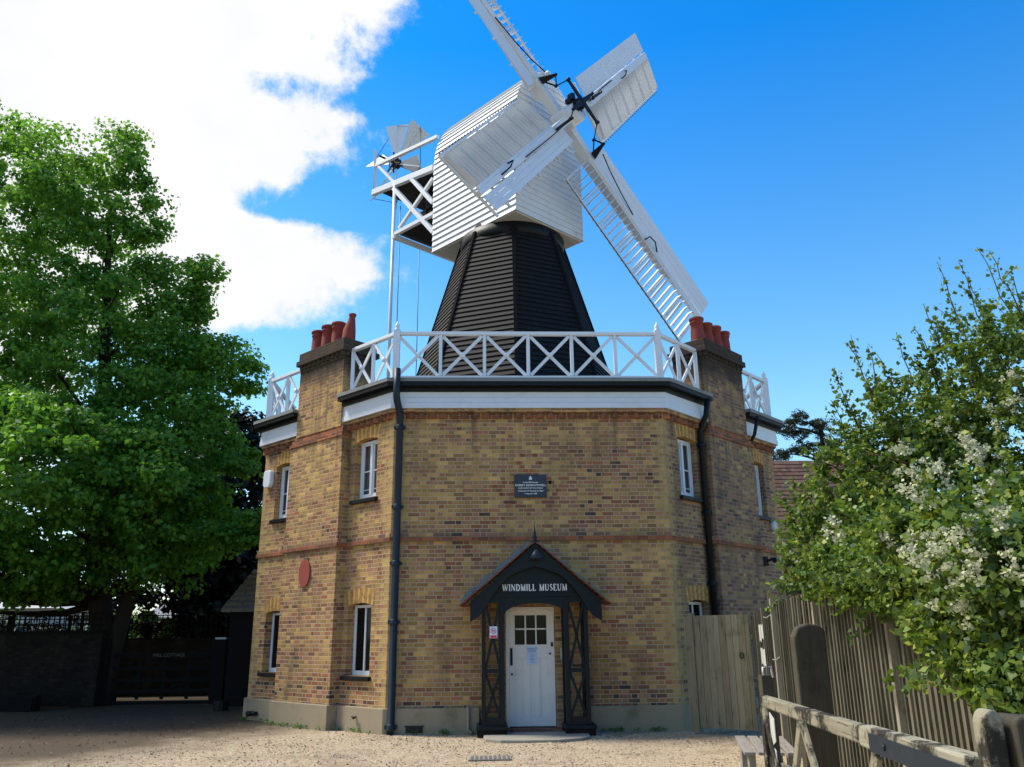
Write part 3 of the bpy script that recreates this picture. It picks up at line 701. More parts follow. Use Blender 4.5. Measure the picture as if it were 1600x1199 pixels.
# ------------------------------------------------------------------ porch
PO = MB(); YP = -.62
porch_posts = [(-.94, -.87), (-.62, -.54), (.52, .60), (.87, .94)]
m = MB()
m = MB(); AZ = 3.23
m.prism([(x, YP-.02, z) for x, z in ((-.90, 2.30), (.93, 2.30), (.02, AZ-.18))], V(0, .04, 0)); po = m.build('porch', 'porch_paint', WM)
for a_ in (-1.03, .49):
    m = MB(); m.abox(a_, a_+.54, YP-.09, -.08, .10, .17); m.build('post_base', 'porch_paint', po, bevel=.01)
    m = MB(); m.abox(a_+.01, a_+.52, YP-.07, 0, 0, .10); m.build('porch_footing', 'garden_brick', po)
HT = 2.30
for a, b in porch_posts:
    for y in (YP, -.10):
        m = MB(); m.abox(a, b, y-.04, y+.04, .17, HT); m.build('porch_post', 'porch_paint', po, bevel=.006)
for sx in (-1, 1):
    a, b = (.60, .87) if sx > 0 else (-.87, -.62); m = MB(); a, b = min(a, b), max(a, b)
    m.abox(a, b, YP-.03, YP+.03, 1.02, 1.09); m.abox(a, b, YP-.03, YP+.03, 2.20, HT); m.abox(a, b, YP-.03, YP+.03, .17, .30)
    for z0_, z1_ in ((.30, 1.02), (1.09, 2.20)):
        m.bar((a, YP-.005, z0_), (b, YP-.005, z1_), .045, .03, up=(0, 1, 0)); m.bar((a, YP+.015, z1_), (b, YP+.015, z0_), .045, .03, up=(0, 1, 0))
        m.lathe((((a+b)/2), YP-.02, (z0_+z1_)/2), [(.03, 0), (.02, .015)], 8, ax=(0, -1, 0))
    m.build('cross_panel', 'porch_paint', po)
    m = MB()
    xs = sx*.905
    for z0_ in (.30, 1.05): m.bar((xs, YP+.04, z0_), (xs, -.14, z0_+(.72 if z0_ < 1 else 1.1)), .04, .05, up=(1, 0, 0)); m.bar((xs, -.14, z0_), (xs, YP+.04, z0_+(.72 if z0_ < 1 else 1.1)), .04, .05, up=(1, 0, 0))
    m.bar((xs, YP, 1.05), (xs, -.1, 1.05), .05); m.bar((xs, YP, 2.25), (xs, -.1, 2.25), .07); m.build('side_panel', 'porch_paint', po)
# gable front: tympanum board with arched bottom
AX, AZ, EX, EZ = .02, 3.23, 1.14, 2.20      # apex and eaves
m = MB(); top = [(-.98+.02, 2.30), (.02, AZ-.10), (1.0, 2.30)]
arc = [(.02+.56*math.cos(a), 1.98+.21*math.sin(a)) for a in np.linspace(0.05, PI-.05, 15)]
poly = [(.90, 2.30), (.02, AZ-.18), (-.88, 2.30)]

m = MB()    # arched head between the inner posts
for (xa, za), (xb, zb_) in zip(arc, arc[1:]):
    m.prism([(xa, YP-.03, za), (xa, YP-.03, 2.298), (xb, YP-.03, 2.298), (xb, YP-.03, zb_)], V(0, .05, 0))
m.abox(-.94, .96, YP-.055, YP+.03, 2.302, 2.36); m.build('arched_head', 'porch_paint', po)
# bargeboards: cusped curve
for sx in (-1, 1):
    out_ = [(AX, AZ-.01), (AX+sx*(EX+.06), EZ+.0)]
    low = []
    for i in range(22):
        f_ = i/21; x = f_*(EX+.02); zl = AZ-.01-(AZ-EZ)*x/(EX+.06)
        th = .24+.16*math.sin(f_*PI)**1+(.10 if f_ > .9 else 0)-.06*math.exp(-((f_-.45)/.04)**2)
        th = float(np.interp(x, [0, .14, .27, .4, .52, .66, .77, .9, .99, 1.2], [.40, .31, .25, .18, .165, .19, .24, .34, .39, .34]))
        low.append((AX+sx*x, zl-th))
    m = MB()
    for i in range(21):
        (xa, za), (xb, zb_) = low[i], low[i+1]; ta = AZ-.01-(AZ-EZ)*abs(xa-AX)/(EX+.06); tb = AZ-.01-(AZ-EZ)*abs(xb-AX)/(EX+.06)
        q = [(xa, YP-.16, za), (xb, YP-.16, zb_), (xb, YP-.16, tb), (xa, YP-.16, ta)]
        m.prism(q, V(0, .05, 0))
    m.build('bargeboard', 'porch_paint', po)
    m = MB()   # raised moulding line
    m.bar((AX+sx*.02, YP-.165, AZ-.045), (AX+sx*(EX+.04), YP-.165, EZ-.03), .025, .03, up=(0, 1, 0)); m.build('moulding', 'porch_paint', po)
    # roof slab with clay tiles
    m = MB(); d_ = nrm(V(sx*(EX+.1), 0, EZ-AZ)); nrm_ = V(-d_[2]*sx, 0, d_[0]*sx); nrm_ = nrm_ if nrm_[2] > 0 else -nrm_
    Lr = math.hypot(EX+.14, (AZ-EZ)*(EX+.14)/(EX+.06))
    rows = 14
    for r_ in range(rows):
        y0_ = YP-.20; ny = 7; wy = (0-y0_)/ny
        for c_ in range(ny+1):
            ya = y0_+(c_-.5*(r_ % 2))*wy; yb = ya+wy-.006; ya = max(ya, y0_+random.uniform(-.008, .004)); yb = min(yb, -.005)
            if yb-ya < .03: continue
            s0_ = r_*Lr/rows; s1_ = s0_+Lr/rows*1.35; lift = .006+random.uniform(-.003, .004)
            A = V(AX, 0, AZ)+d_*s0_+nrm_*(.012); B = V(AX, 0, AZ)+d_*min(s1_, Lr+.03)+nrm_*(.030+lift)
            m.hexa([A+V(0, ya, 0), A+V(0, yb, 0), B+V(0, yb, 0), B+V(0, ya, 0), A+V(0, ya, 0)+nrm_*.014, A+V(0, yb, 0)+nrm_*.014, B+V(0, yb, 0)+nrm_*.014, B+V(0, ya, 0)+nrm_*.014])
    m.build('roof_slope', 'roof_tile', po)
    m = MB()
    for i in range(9):
        f0, f1 = i/9, (i+1)/9
        A = V(AX, -.012, AZ+.03)+d_*Lr*f0; B = V(AX, -.012, AZ+.03)+d_*Lr*f1
        m.prism([A, B, B+nrm_*.07+V(0, 0, 0), B+nrm_*(.10+.05*(i % 2)), A+nrm_*.14], V(0, .010, 0))
        m.bar(A+nrm_*.03+V(0, -.05, 0), B+nrm_*.03+V(0, -.05, 0), .12, .02)
    m.build('lead_flashing', 'lead', po)
m = MB(); m.lathe((AX, YP-.13, AZ-.02), [(.05, 0), (.055, .06), (.03, .09), (.045, .13), (.02, .17), (.028, .20), (.012, .25), (.003, .42)], 10); m.build('finial', 'iron', po)
m = MB(); m.tube([(AX, YP-.16, AZ-.17), (AX, YP-.26, AZ-.13)], .02, 8); m.lathe((AX+.01, YP-.27, AZ-.29), [(.10, 0), (.115, .02), (.09, .09), (.04, .14), (.02, .17)], 14)
m.build('porch_lamp', 'pipe_paint', po)
# fascia lettering with serifs
GL = {'W': (1.25, [('t', 0, 1, .32, 0), ('n', .32, 0, .62, 1), ('t', .55, 1, .88, 0), ('n', .88, 0, 1.2, 1)], [(0, 1), (.58, 1), (1.2, 1)]),
      'I': (.42, [('t', .2, 0, .2, 1)], [(.2, 0), (.2, 1)]),
      'N': (1.0, [('n', .15, 0, .15, 1), ('t', .15, 1, .85, 0), ('n', .85, 0, .85, 1)], [(.15, 0), (.12, 1), (.85, 1)]),
      'D': (.95, [('t', .18, 0, .18, 1), ('n', .18, 1, .5, .97), ('t', .5, .97, .8, .72), ('t', .8, .72, .84, .3), ('t', .84, .3, .5, .02), ('n', .5, .02, .18, 0)], []),
      'M': (1.15, [('n', .15, 0, .18, 1), ('t', .18, 1, .56, 0), ('n', .56, 0, .94, 1), ('t', .94, 1, .97, 0)], [(.15, 0), (.12, 1), (.97, 0), (1, 1)]),
      'L': (.78, [('t', .18, 0, .18, 1), ('n', .18, .02, .7, .02), ('n', .7, 0, .72, .24)], [(.18, 1)]),
      'U': (.98, [('t', .18, 1, .18, .3), ('t', .18, .3, .35, .04), ('n', .35, .04, .62, .04), ('n', .62, .04, .8, .3), ('n', .8, .3, .8, 1)], [(.18, 1), (.8, 1)]),
      'S': (.72, [('n', .62, .82, .42, .98), ('t', .42, .98, .17, .82), ('t', .17, .82, .25, .58), ('t', .25, .58, .52, .42), ('t', .52, .42, .6, .2), ('n', .6, .2, .38, .02), ('n', .38, .02, .12, .16)], []),
      'E': (.8, [('t', .18, 0, .18, 1), ('n', .18, .98, .68, .98), ('n', .18, .52, .55, .52), ('n', .18, .02, .7, .02), ('n', .68, .98, .69, .78), ('n', .7, .02, .72, .24)], []),
      ' ': (.55, [], [])}
def serif_text(s, x0, x1, z, h, y, parent, mat='lettering'):
    tot = sum(GL[c][0]+.12 for c in s); k = (x1-x0)/tot; m = MB(); x = x0
    for c in s:
        wd, st, sf = GL[c]
        for kind, a, b, c2, d in st:
            th = .155*h if kind == 't' else .075*h
            m.bar((x+a*k, y, z+b*h), (x+c2*k, y, z+d*h), .006, th, up=tuple(nrm(np.cross(V(0, 1, 0), V(c2*k-a*k, 0, (d-b)*h))+V(0, 1e-5, 0))))
        for a, b in sf: m.bar((x+(a-.15)*k, y, z+(b-.02 if b else .02)*h), (x+(a+.15)*k, y, z+(b-.02 if b else .02)*h), .006, .05*h, up=(0, 0, 1))
        x += (wd+.12)*k
    return m.build('lettering', mat, parent)
ltr = serif_text('WINDMILL MUSEUM', -.565, .60, 2.405, .115, YP-.028, po)

# door in its frame
m = MB(); DB = .075
ys = -.0
fr = MB(); fr.abox(-.50, -.44, .02, .12, .06, 2.14); fr.abox(.40, .46, .02, .12, .06, 2.14)
arcd = [(-.02+.42*math.cos(a), 2.02+.07*math.sin(a)) for a in np.linspace(0, PI, 13)]
for (xa, za), (xb, zb_) in zip(arcd, arcd[1:]): fr.prism([(xa, .02, za), (xa, .02, 2.15), (xb, .02, 2.15), (xb, .02, zb_)], V(0, .10, 0))
door_frame = fr.build('door_frame', 'door_paint', WM, bevel=.004)
D = MB(); x0_, x1_, z0_, z1_, yd = -.437, .397, .085, 2.10, .055
def db(a, b, c, d, y0=yd, y1=yd+.045): D.abox(a, b, y0, y1, c, d)
PX = [-.33, -.135, .06, .255]; PZ = [1.48, 1.755, 2.0]
db(x0_, PX[0], z0_, z1_); db(PX[3], x1_, z0_, z1_); db(PX[0], PX[3], PZ[2], z1_); db(PX[0], PX[3], 1.24, PZ[0]); db(PX[0], PX[3], z0_, .24)
for x in PX[1:3]: db(x-.014, x+.014, PZ[0], PZ[2], yd+.005, yd+.04)
for a, b in zip(PX, PX[1:]): db(a+.014, b-.014, PZ[1]-.014, PZ[1]+.014, yd+.005, yd+.04)
for x in (-.12, .06): db(x-.05, x+.05, .24, 1.24)
db(PX[0], PX[3], .24, 1.24, yd+.02, yd+.04)
for a, b in ((PX[0], -.17), (-.07, .01), (.11, PX[3])):
    D.bar((a+.01, yd+.012, .25), (a+.01, yd+.012, 1.23), .02, .02); D.bar((b-.01, yd+.012, .25), (b-.01, yd+.012, 1.23), .02, .02)
dr = D.build('door', 'door_paint', WM, bevel=.003)
for i in range(3):
    for j in range(2):
        m = MB(); m.abox(PX[i], PX[i+1], yd+.02, yd+.026, PZ[j], PZ[j+1]); m.build('pane', 'dark_glass', dr)
m = MB(); m.abox(-.42, -.375, yd-.025, yd, 1.12, 1.42); m.abox(-.41, -.385, yd-.05, yd-.025, 1.2, 1.36); m.build('letter_plate', 'iron', dr, bevel=.006)
m = MB(); m.lathe((-.39, yd, .97), [(.018, 0), (.022, .01), (.014, .03)], 10, ax=(0, -1, 0)); m.lathe((.31, yd, 1.32), [(.016, 0), (.02, .01), (.012, .02)], 10, ax=(0, -1, 0)); m.abox(.33, .37, yd-.012, yd, 1.44, 1.52); m.build('door_handle', 'iron', dr)
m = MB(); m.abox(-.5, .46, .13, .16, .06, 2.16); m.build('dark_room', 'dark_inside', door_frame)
m = MB(); m.abox(.50, .54, -.012, -.0, 1.22, 1.42); m.tube([(.52, -.02, 1.38), (.54, -.07, 1.36), (.54, -.07, 1.28), (.52, -.03, 1.25)], .010, 8); m.build('bell_pull', 'old_white', WM)

NT = thing('door_notice', (-.08, yd-.004, 1.17), 'pale blue printed paper notice taped to the white front door', 'notice')
m = MB(); m.abox(-.115, .075, yd-.006, yd-.003, 1.13, 1.45); m.build('paper_sheet', 'paper', NT)
for i, (s_, z_) in enumerate((('WIMBLEDON', 1.40), ('WINDMILL', 1.37), ('MUSEUM', 1.34))): text('heading', s_, .034, (-.02, yd-.008, z_), (1, 0, 0), (0, 0, 1), 'blue_ink', NT, .001)
m = MB()
for i in range(7): m.abox(-.02-.06*(.6+.4*math.sin(i*2.1)), -.02+.06*(.6+.4*math.sin(i*2.1)), yd-.008, yd-.006, 1.30-i*.021, 1.306-i*.021)
m.build('printed_lines', 'blue_ink', NT)
DG = thing('no_dogs_sign', (-.745, YP-.05, 1.55), 'small white and red no dogs sign on the left porch panel', 'sign')
m = MB(); m.abox(-.80, -.665, YP-.052, YP-.045, 1.60, 1.80); m.build('sign_board', 'paper', DG)
m = MB(); c_ = V(-.733, YP-.054, 1.725)
m.prism([c_+V(.05*math.cos(a), 0, .05*math.sin(a)) for a in np.linspace(0, 2*PI, 20, endpoint=False)], V(0, -.001, 0)); m.abox(-.79, -.675, YP-.054, YP-.052, 1.605, 1.65); m.build('red_ring', 'red_ink', DG)
m = MB(); m.prism([c_+V(.038*math.cos(a), -.002, .038*math.sin(a)) for a in np.linspace(0, 2*PI, 20, endpoint=False)], V(0, -.001, 0)); m.build('ring_centre', 'paper', DG)
m = MB(); yb = YP-.0585
for a, b, c2, d in ((-.755, -.715, 1.717, 1.732), (-.754, -.749, 1.70, 1.72), (-.722, -.717, 1.70, 1.72), (-.722, -.708, 1.73, 1.742), (-.758, -.754, 1.73, 1.742)): m.abox(a, b, yb, yb+.001, c2, d)
m.build('dog_outline', 'iron', DG)
m = MB(); m.bar(c_+V(-.032, -.006, .032), c_+V(.032, -.006, -.032), .001, .009, up=(.7, 0, .7)); m.build('red_bar', 'red_ink', DG)

m = MB(); pts_ = [(-.88, -.75), (-.85, -1.2), (-.6, -1.42), (-.2, -1.5), (.35, -1.48), (.72, -1.3), (.9, -1.05), (.92, -.75), (.5, -.02), (-.5, -.02)]
m.prism([(x-.03, y, -.03) for x, y in pts_], V(0, 0, .065)); structure(m.build('concrete_step', 'concrete', bevel=.015))
m = MB(); m.abox(-.5, .47, -.3, .01, .035, .075); m.build('door_mat', 'red_brick', WM)
MC = thing('drain_cover', (-.83, -3.2, 0), 'flat iron drain cover set in the gravel in front of the step', 'drain cover')
m = MB(); m.abox(-1.12, -.52, -3.38, -3.02, -.01, .008); m.build('frame', 'concrete', MC)
m = MB()
for i in range(9): m.abox(-1.09+.064*i, -1.05+.064*i, -3.35, -3.05, .008, .014)
m.build('grating', 'drain_iron', MC)

# ------------------------------------------------------------------ smock tower
TX, TY = -.05, 6.42
def tr(z): return 2.892-(z-8)*(2.892-1.394)/5
def tc(i, z, o=0):
    a = R(-90+45*i)-.012; r_ = tr(z)+o; return V(TX+r_*math.cos(a), TY+r_*math.sin(a), z)
sm = MB()
for i in range(8):
    for j in range(43):
        z0_ = 6.44+.15*j; z1_ = min(z0_+.15, 12.9)
        a0, b0 = tc(i, z0_, .035), tc(i+1, z0_, .035); a1, b1 = tc(i, z1_, .0), tc(i+1, z1_, .0)
        ai, bi = tc(i, z0_, -.05), tc(i+1, z0_, -.05); a2, b2 = tc(i, z1_, -.05), tc(i+1, z1_, -.05)
        sm.hexa([ai, bi, b0, a0, a2, b2, b1, a1])
sw = sm.build('smock_tower', 'black_board', WM)
for i in range(8):
    m = MB(); m.bar(tc(i, 6.46, .02), tc(i, 12.60, .02), .10, .05, up=tuple(nrm((math.cos(R(-90+45*i)), math.sin(R(-90+45*i)), 0)))); m.build('corner_post', 'smock_trim', sw)
m = MB(); m.lathe((TX, TY, 12.25), [(1.50, .12), (1.54, .20), (1.54, .46), (1.45, .49)], 40); m.build('curb_skirt', 'black_paint', sw)

# ------------------------------------------------------------------ cap
AZC = -.836; DC = V(math.cos(AZC), math.sin(AZC), 0); NC = V(-DC[1], DC[0], 0); O = V(TX, TY, 0)
def cp(d, n, z): return O+DC*d+NC*n+V(0, 0, z)
CW, CL, CB, CZ = 1.372, 1.566, -2.02, 12.75
prof = [(1.372, 12.75), (1.372, 15.7), (1.33, 16.15), (1.22, 16.6), (1.02, 17.02), (.74, 17.38), (.40, 17.66), (0, 17.85)]
# resample into boards
def prof_pt(s):
    acc = 0
    for (a, b), (c, d) in zip(prof, prof[1:]):
        L = math.hypot(c-a, d-b)
        if s <= acc+L or (c, d) == prof[-1]:
            f_ = min(1, (s-acc)/L); return a+(c-a)*f_, b+(d-b)*f_, ((d-b)/L, -(c-a)/L)
        acc += L
PL = sum(math.hypot(c-a, d-b) for (a, b), (c, d) in zip(prof, prof[1:]))
nb_b = int(PL/.185); cb = MB()
for sx in (-1, 1):
    for j in range(nb_b):
        s0_, s1_ = PL*j/nb_b, PL*(j+1)/nb_b
        n0, z0_, q0 = prof_pt(s0_); n1, z1_, q1 = prof_pt(s1_)
        e = .042; i_ = -.03
        A0 = (n0+q0[0]*e, z0_+q0[1]*e); A1 = (n1+q1[0]*.002, z1_+q1[1]*.002); B0 = (n0+q0[0]*i_, z0_+q0[1]*i_); B1 = (n1+q1[0]*i_, z1_+q1[1]*i_)
        xs = []
        de = .02
        cb.hexa([cp(CB-de, sx*B0[0], B0[1]), cp(CL+de, sx*B0[0], B0[1]), cp(CL+de, sx*A0[0], A0[1]), cp(CB-de, sx*A0[0], A0[1]),
                 cp(CB-de, sx*B1[0], B1[1]), cp(CL+de, sx*B1[0], B1[1]), cp(CL+de, sx*A1[0], A1[1]), cp(CB-de, sx*A1[0], A1[1])])
cap = cb.build('cap', 'white_board', WM)
def half_w(z):
    best = 0
    for (a, b), (c, d) in zip(prof, prof[1:]):
        if b <= z <= d: return a+(c-a)*(z-b)/(d-b)
    return .02
for de, sg in ((CL, 1), (CB, -1)):
    m = MB(); z = 12.75
    while z < 17.8:
        z1_ = min(z+.185, 17.82); h0, h1 = half_w(z), half_w(z1_)
        m.hexa([cp(de-sg*.05, -h0, z), cp(de-sg*.05, h0, z), cp(de+sg*.028, h0, z), cp(de+sg*.028, -h0, z), cp(de-sg*.05, -h1, z1_), cp(de-sg*.05, h1, z1_), cp(de+sg*.002, h1, z1_), cp(de+sg*.002, -h1, z1_)])
        z += .185
    m.build('cap_end', 'white_board', cap)
m = MB()
for i in range(18):
    d0 = CB+.03+(CL-CB-.06)*i/18; d1 = CB+.03+(CL-CB-.06)*(i+1)/18-.008
    m.hexa([cp(d0, -1.34, 12.72), cp(d1, -1.34, 12.72), cp(d1, 1.34, 12.72), cp(d0, 1.34, 12.72), cp(d0, -1.34, 12.75), cp(d1, -1.34, 12.75), cp(d1, 1.34, 12.75), cp(d0, 1.34, 12.75)])
m.build('cap_soffit', 'old_white', cap)
m = MB(); m.bar(cp(CB-.1, -.0, 17.86), cp(CL+.12, 0, 17.86), .12, .05); m.build('ridge_board', 'white_board', cap)
# front arched hood over the windshaft neck
# ------------------------------------------------------------------ sails
TILT = .122; d3 = V(math.cos(AZC)*math.cos(TILT), math.sin(AZC)*math.cos(TILT), math.sin(TILT))
HUB = V(1.485, 4.716, 15.875)-d3*.12
SIDE = V(-math.sin(AZC), math.cos(AZC), 0); UPV = np.cross(SIDE, d3); UPV *= np.sign(UPV[2])
m = MB(); m.tube([HUB-d3*2.2, HUB-d3*.25], .26, 18); m.tube([HUB-d3*.3, HUB+d3*.62], [.33, .30], 8)
shaft = m.build('windshaft', 'white_paint', WM)
m = MB(); m.box(HUB+d3*.12, SIDE*math.cos(.8)+UPV*math.sin(.8), -SIDE*math.sin(.8)+UPV*math.cos(.8), d3, .31, .31, .28); m.build('canister', 'white_paint', shaft, bevel=.03)
m = MB(); cx_ = HUB+d3*.50+UPV*.26; random.seed(3)
for i in range(30): m.box(cx_+SIDE*random.uniform(-.2, .2)+UPV*random.uniform(-.2, .2)+d3*random.uniform(-.08, .12), nrm(SIDE+UPV*random.uniform(-.6, .6)), nrm(UPV), d3, random.uniform(.03, .11), random.uniform(.03, .12), random.uniform(.04, .10))
m.lathe(cx_-d3*.1, [(.22, 0), (.22, .08), (.15, .12), (.12, .3)], 12, ax=d3); m.build('shaft_nose', 'iron', shaft)
SPC = HUB+d3*.80+UPV*.20; m = MB(); m.tube([HUB+d3*.4+UPV*.1, SPC+d3*.05], .045, 8)
arms = {}
ANG = {4: -.738, 2: .823, 1: -.738+PI, 3: .823+PI}
for k, a in ANG.items():
    e = math.cos(a)*SIDE+math.sin(a)*UPV; arms[k] = e
    m.bar(SPC, SPC+e*.72, .17, .05, up=d3, w2=.07)
    m.lathe(SPC+e*.72-d3*.04, [(.05, 0), (.05, .1)], 10, ax=d3)
spider = m.build('spider', 'iron', WM)
LEN = {1: 7.1, 2: 7.0, 3: 5.88, 4: 7.25}
for k, a in ANG.items():
    e = arms[k]; n = np.cross(d3, e); off = .26 if k in (2, 3) else 0.; L = LEN[k]; Hc = HUB+d3*off
    def sp(r_, t_, q=0): return Hc+e*r_+n*t_+d3*q
    m = MB(); m.bar(sp(0, 0), sp(L, 0, .02), .30, .26, up=n, w2=.15, h2=.14)
    sail = m.build('sail', 'white_paint', WM, bevel=.01)
    m = MB(); m.bar(sp(.9, .02, -.19), sp(L-1.8, .02, -.13), .13, .24, up=n, w2=.10, h2=.16); m.build('stock', 'white_board', sail)
    wa = R(12)
    # leading board: three planks, slightly canted forward
    for i in range(3):
        bw = .15 if k == 3 else .225; m = MB(); t0, t1 = .13+bw*i, .13+bw*(i+1)-.006
        c = []
        r0, r1 = (.88 if k == 3 else 1.35), L-.02
        for q in (0, .022):
            for (rr, tt_) in ((r0, t0), (r1, t0), (r1, t1), (r0, t1)): c.append(sp(rr, tt_*math.cos(wa), .05+tt_*math.sin(wa)*.6+q+.004*i))
        m.hexa(c); m.build('leading_board', 'white_paint', sail)
    m = MB()
    nbay = 7; r0 = 1.3; bay = (L-r0-.05)/nbay
    def sh(r_, t_, q=0): return sp(r_, -t_*math.cos(wa)-.10, -t_*math.sin(wa)*1.2+q)
    for i in range(nbay+1): m.bar(sp(r0+i*bay, .70, .06), sh(r0+i*bay, 1.16), .05, .055, up=d3)
    m.bar(sh(r0, 1.16, 0), sh(L-.05, 1.16, 0), .05, .06, up=n); m.bar(sh(r0, .02, .07), sh(L-.05, .02, .07), .04, .10, up=n)
    m.build('sail_frame', 'white_paint', sail)
    rod = MB(); per = 4; nsh = nbay*per
    for i in range(nsh):
        rr = r0+bay*(i+.5)/per+.0; g = R(91.5)
        ce = e*math.cos(g)+d3*math.sin(g); sm_ = MB()
        c0, c1 = sh(rr, .06, .0), sh(rr, 1.12, .0); cen = (c0+c1)/2; ax_ = nrm(c1-c0)
        sm_.box(cen+ce*.02, ax_, ce, np.cross(ax_, ce), .525, .118, .009)
        sm_.build('shutter', 'white_board', sail)
        rod.bar(sh(rr, 1.19, -.01), sh(rr, 1.235, .03), .014, .02, up=d3)
    rod.bar(sh(r0, 1.19, .02), sh(L-.05, 1.19, .02), .018, .018); rod.build('shutter_rod', 'iron', sail)
    # bell crank at the whip and long uplong rod
    m = MB(); b0 = sp(1.22, .02, .18)
    t1_ = b0+d3*.55-e*.02; t2_ = b0-e*.30+d3*.42
    m.prism([b0+n*.04+e*.18, b0+n*.04-e*.02, b0+n*.04+d3*.50-e*.02], n*-.08)
    m.bar(b0, b0+d3*.52-e*.05, .06); m.bar(b0+d3*.50-e*.02, b0+d3*.30-e*.30, .035); m.bar(b0+d3*.05, b0+d3*.30-e*.30, .035)
    m.lathe(b0+d3*.30-e*.30-n*.05, [(.045, 0), (.045, .1)], 8, ax=n); m.bar(b0+d3*.30-e*.30, SPC+e*.72, .025)
    m.build('bell_crank', 'iron', sail)
    m = MB(); m.tube([sp(1.4, .04, .45), sp(1.9, .06, .33), sp(2.6, .06, .22), sp(3.4, .05, .14)], .018, 6)
    m.build('striking_rod', 'iron', sail); m = MB()
    m.tube([sp(4.2, -.12, .10), sp(4.2, -.10, .27), sp(4.45, -.02, .27), sp(4.75, -.0, .12)], .022, 6); m.build('sail_handle', 'iron', sail)

# ------------------------------------------------------------------ fantail stage
def fpx(px, py, n): return hit(px, py, NC, O+NC*n)
NN = -1.1; ft = MB()
def near(a, b, w_, h_=None, n=NN, m_=None): (m_ or ft).bar(fpx(*a, n), fpx(*b, n), w_, h_ or w_)
ft_root_m = MB()
A0, A1 = fpx(678, 263, NN), fpx(583, 302, NN)
ft_root_m.bar(A0, A1, .14, .20)
fs = ft_root_m.build('fan_stage', 'white_paint', WM, bevel=.01)
def cd_(p):
    q = p-O; return float(q@DC), float(q@NC), float(p[2])
items = [((678, 210), (588, 259), .11), ((586, 234), (586.5, 300), .09), ((590, 258), (618, 287), .09), ((643, 279), (677, 317), .13), ((616, 295), (678, 363), .14), ((677, 279), (624, 357), .10), ((618, 366), (678, 334), .12)]
for side_n in (NN, 1.1):
    m = MB()
    for a, b, w_ in items:
        p, q = fpx(*a, NN), fpx(*b, NN)
        if w_ == .11: p = hit(684, 214, DC, O+DC*(CB-.03))
        p = p+NC*(side_n-NN); q = q+NC*(side_n-NN); m.bar(p, q, w_)
    if side_n > 0: m.bar(A0+NC*2.2, A1+NC*2.2, .14, .20)
    m.build('stage_frame', 'white_paint', fs)
m = MB()
dA0, _, zA0 = cd_(A0); dA1, _, zA1 = cd_(A1)
for i in range(11):
    f0 = i/11; f1 = (i+.9)/11; p, q = A0+(A1-A0)*f0*.93, A0+(A1-A0)*f1*.93
    m.hexa([p+NC*.06, q+NC*.06, q+NC*2.14, p+NC*2.14, p+NC*.06+V(0, 0, .03), q+NC*.06+V(0, 0, .03), q+NC*2.14+V(0, 0, .03), p+NC*2.14+V(0, 0, .03)])
m.build('stage_floor', 'black_board', fs); m = MB()
B0, B1 = fpx(678, 334, NN), fpx(618, 366, NN)
for i in range(8):
    f0 = i/8; f1 = (i+.88)/8; p, q = B0+(B1-B0)*f0, B0+(B1-B0)*f1
    m.hexa([p+NC*.06, q+NC*.06, q+NC*2.14, p+NC*2.14, p+NC*.06+V(0, 0, .03), q+NC*.06+V(0, 0, .03), q+NC*2.14+V(0, 0, .03), p+NC*2.14+V(0, 0, .03)])
m.build('stage_floor', 'black_board', fs)
m = MB(); c1_ = B1-V(0, 0, .12); m.bar(c1_-NC*.1, c1_+NC*2.9, .13, .14); m.build('cross_beam', 'white_paint', fs)
m = MB(); gC = A0+(A1-A0)*.35+NC*1.1-V(0, 0, .45)
m.lathe(gC-DC*.1, [(.42, 0), (.42, .08), (.2, .1), (.1, .3)], 16, ax=DC); m.lathe(gC+NC*.3-V(0, 0, .3), [(.3, 0), (.3, .08)], 16, ax=NC); m.tube([gC-DC*1.1+V(0, 0, .9), gC, gC+DC*.9-V(0, 0, .4)], .05, 8)
for i in range(12): m.box(gC+DC*random.uniform(-.5, .7)+NC*random.uniform(-.4, .5)+V(0, 0, random.uniform(-.6, .25)), DC, NC, (0, 0, 1), random.uniform(.05, .2), .06, random.uniform(.05, .2))
m.build('fan_gear', 'iron', fs)
FC = fpx(619.5, 256, -.35)
m = MB(); m.tube([FC-NC*.75, FC+NC*1.4], .04, 8); m.lathe(FC-NC*.12, [(.16, 0), (.2, .05), (.2, .2), (.16, .24)], 12, ax=NC)
for i in range(6):
    a = R(92+60*i); e = DC*math.cos(a)+V(0, 0, math.sin(a)); f_ = DC*math.cos(a+R(60))+V(0, 0, math.sin(a+R(60))); m.bar(FC+e*.3-NC*.12, FC+f_*.3-NC*.12, .03); m.bar(FC-NC*.12, FC+e*.42-NC*.12, .05)
fan = m.build('fantail', 'iron', WM)
tips = []
for i in range(6):
    a = R(92+60*i); e = DC*math.cos(a)+V(0, 0, math.sin(a)); t_ = np.cross(NC, e); g = R(38); bd = nrm(t_*math.cos(g)+NC*math.sin(g)); th = nrm(np.cross(e, bd))*.012
    m = MB(); p0, p1 = FC+e*.38, FC+e*1.6; c = [p0-bd*.10-th, p0+bd*.08-th, p1+bd*.44-th, p1-bd*.42-th]; m.hexa(c+[x+th*2 for x in c]); m.bar(FC+e*.2, p1, .05); m.build('fan_blade', 'white_paint', fan)
    tips.append(p1)
m = MB()
for i in range(6): m.tube([tips[i], tips[(i+1) % 6]], .012, 5)
m.build('stay_wire', 'iron', fan)
for (px_, py_, zb_, r_, mt, nm) in ((617, 287, 6.45, .075, 'white_paint', 'stage_pole'),):
    p = fpx(px_, py_, NN-.02); m = MB(); m.tube([p, V(p[0], p[1], zb_)], r_*.75, 10); m.build(nm, mt, fs)
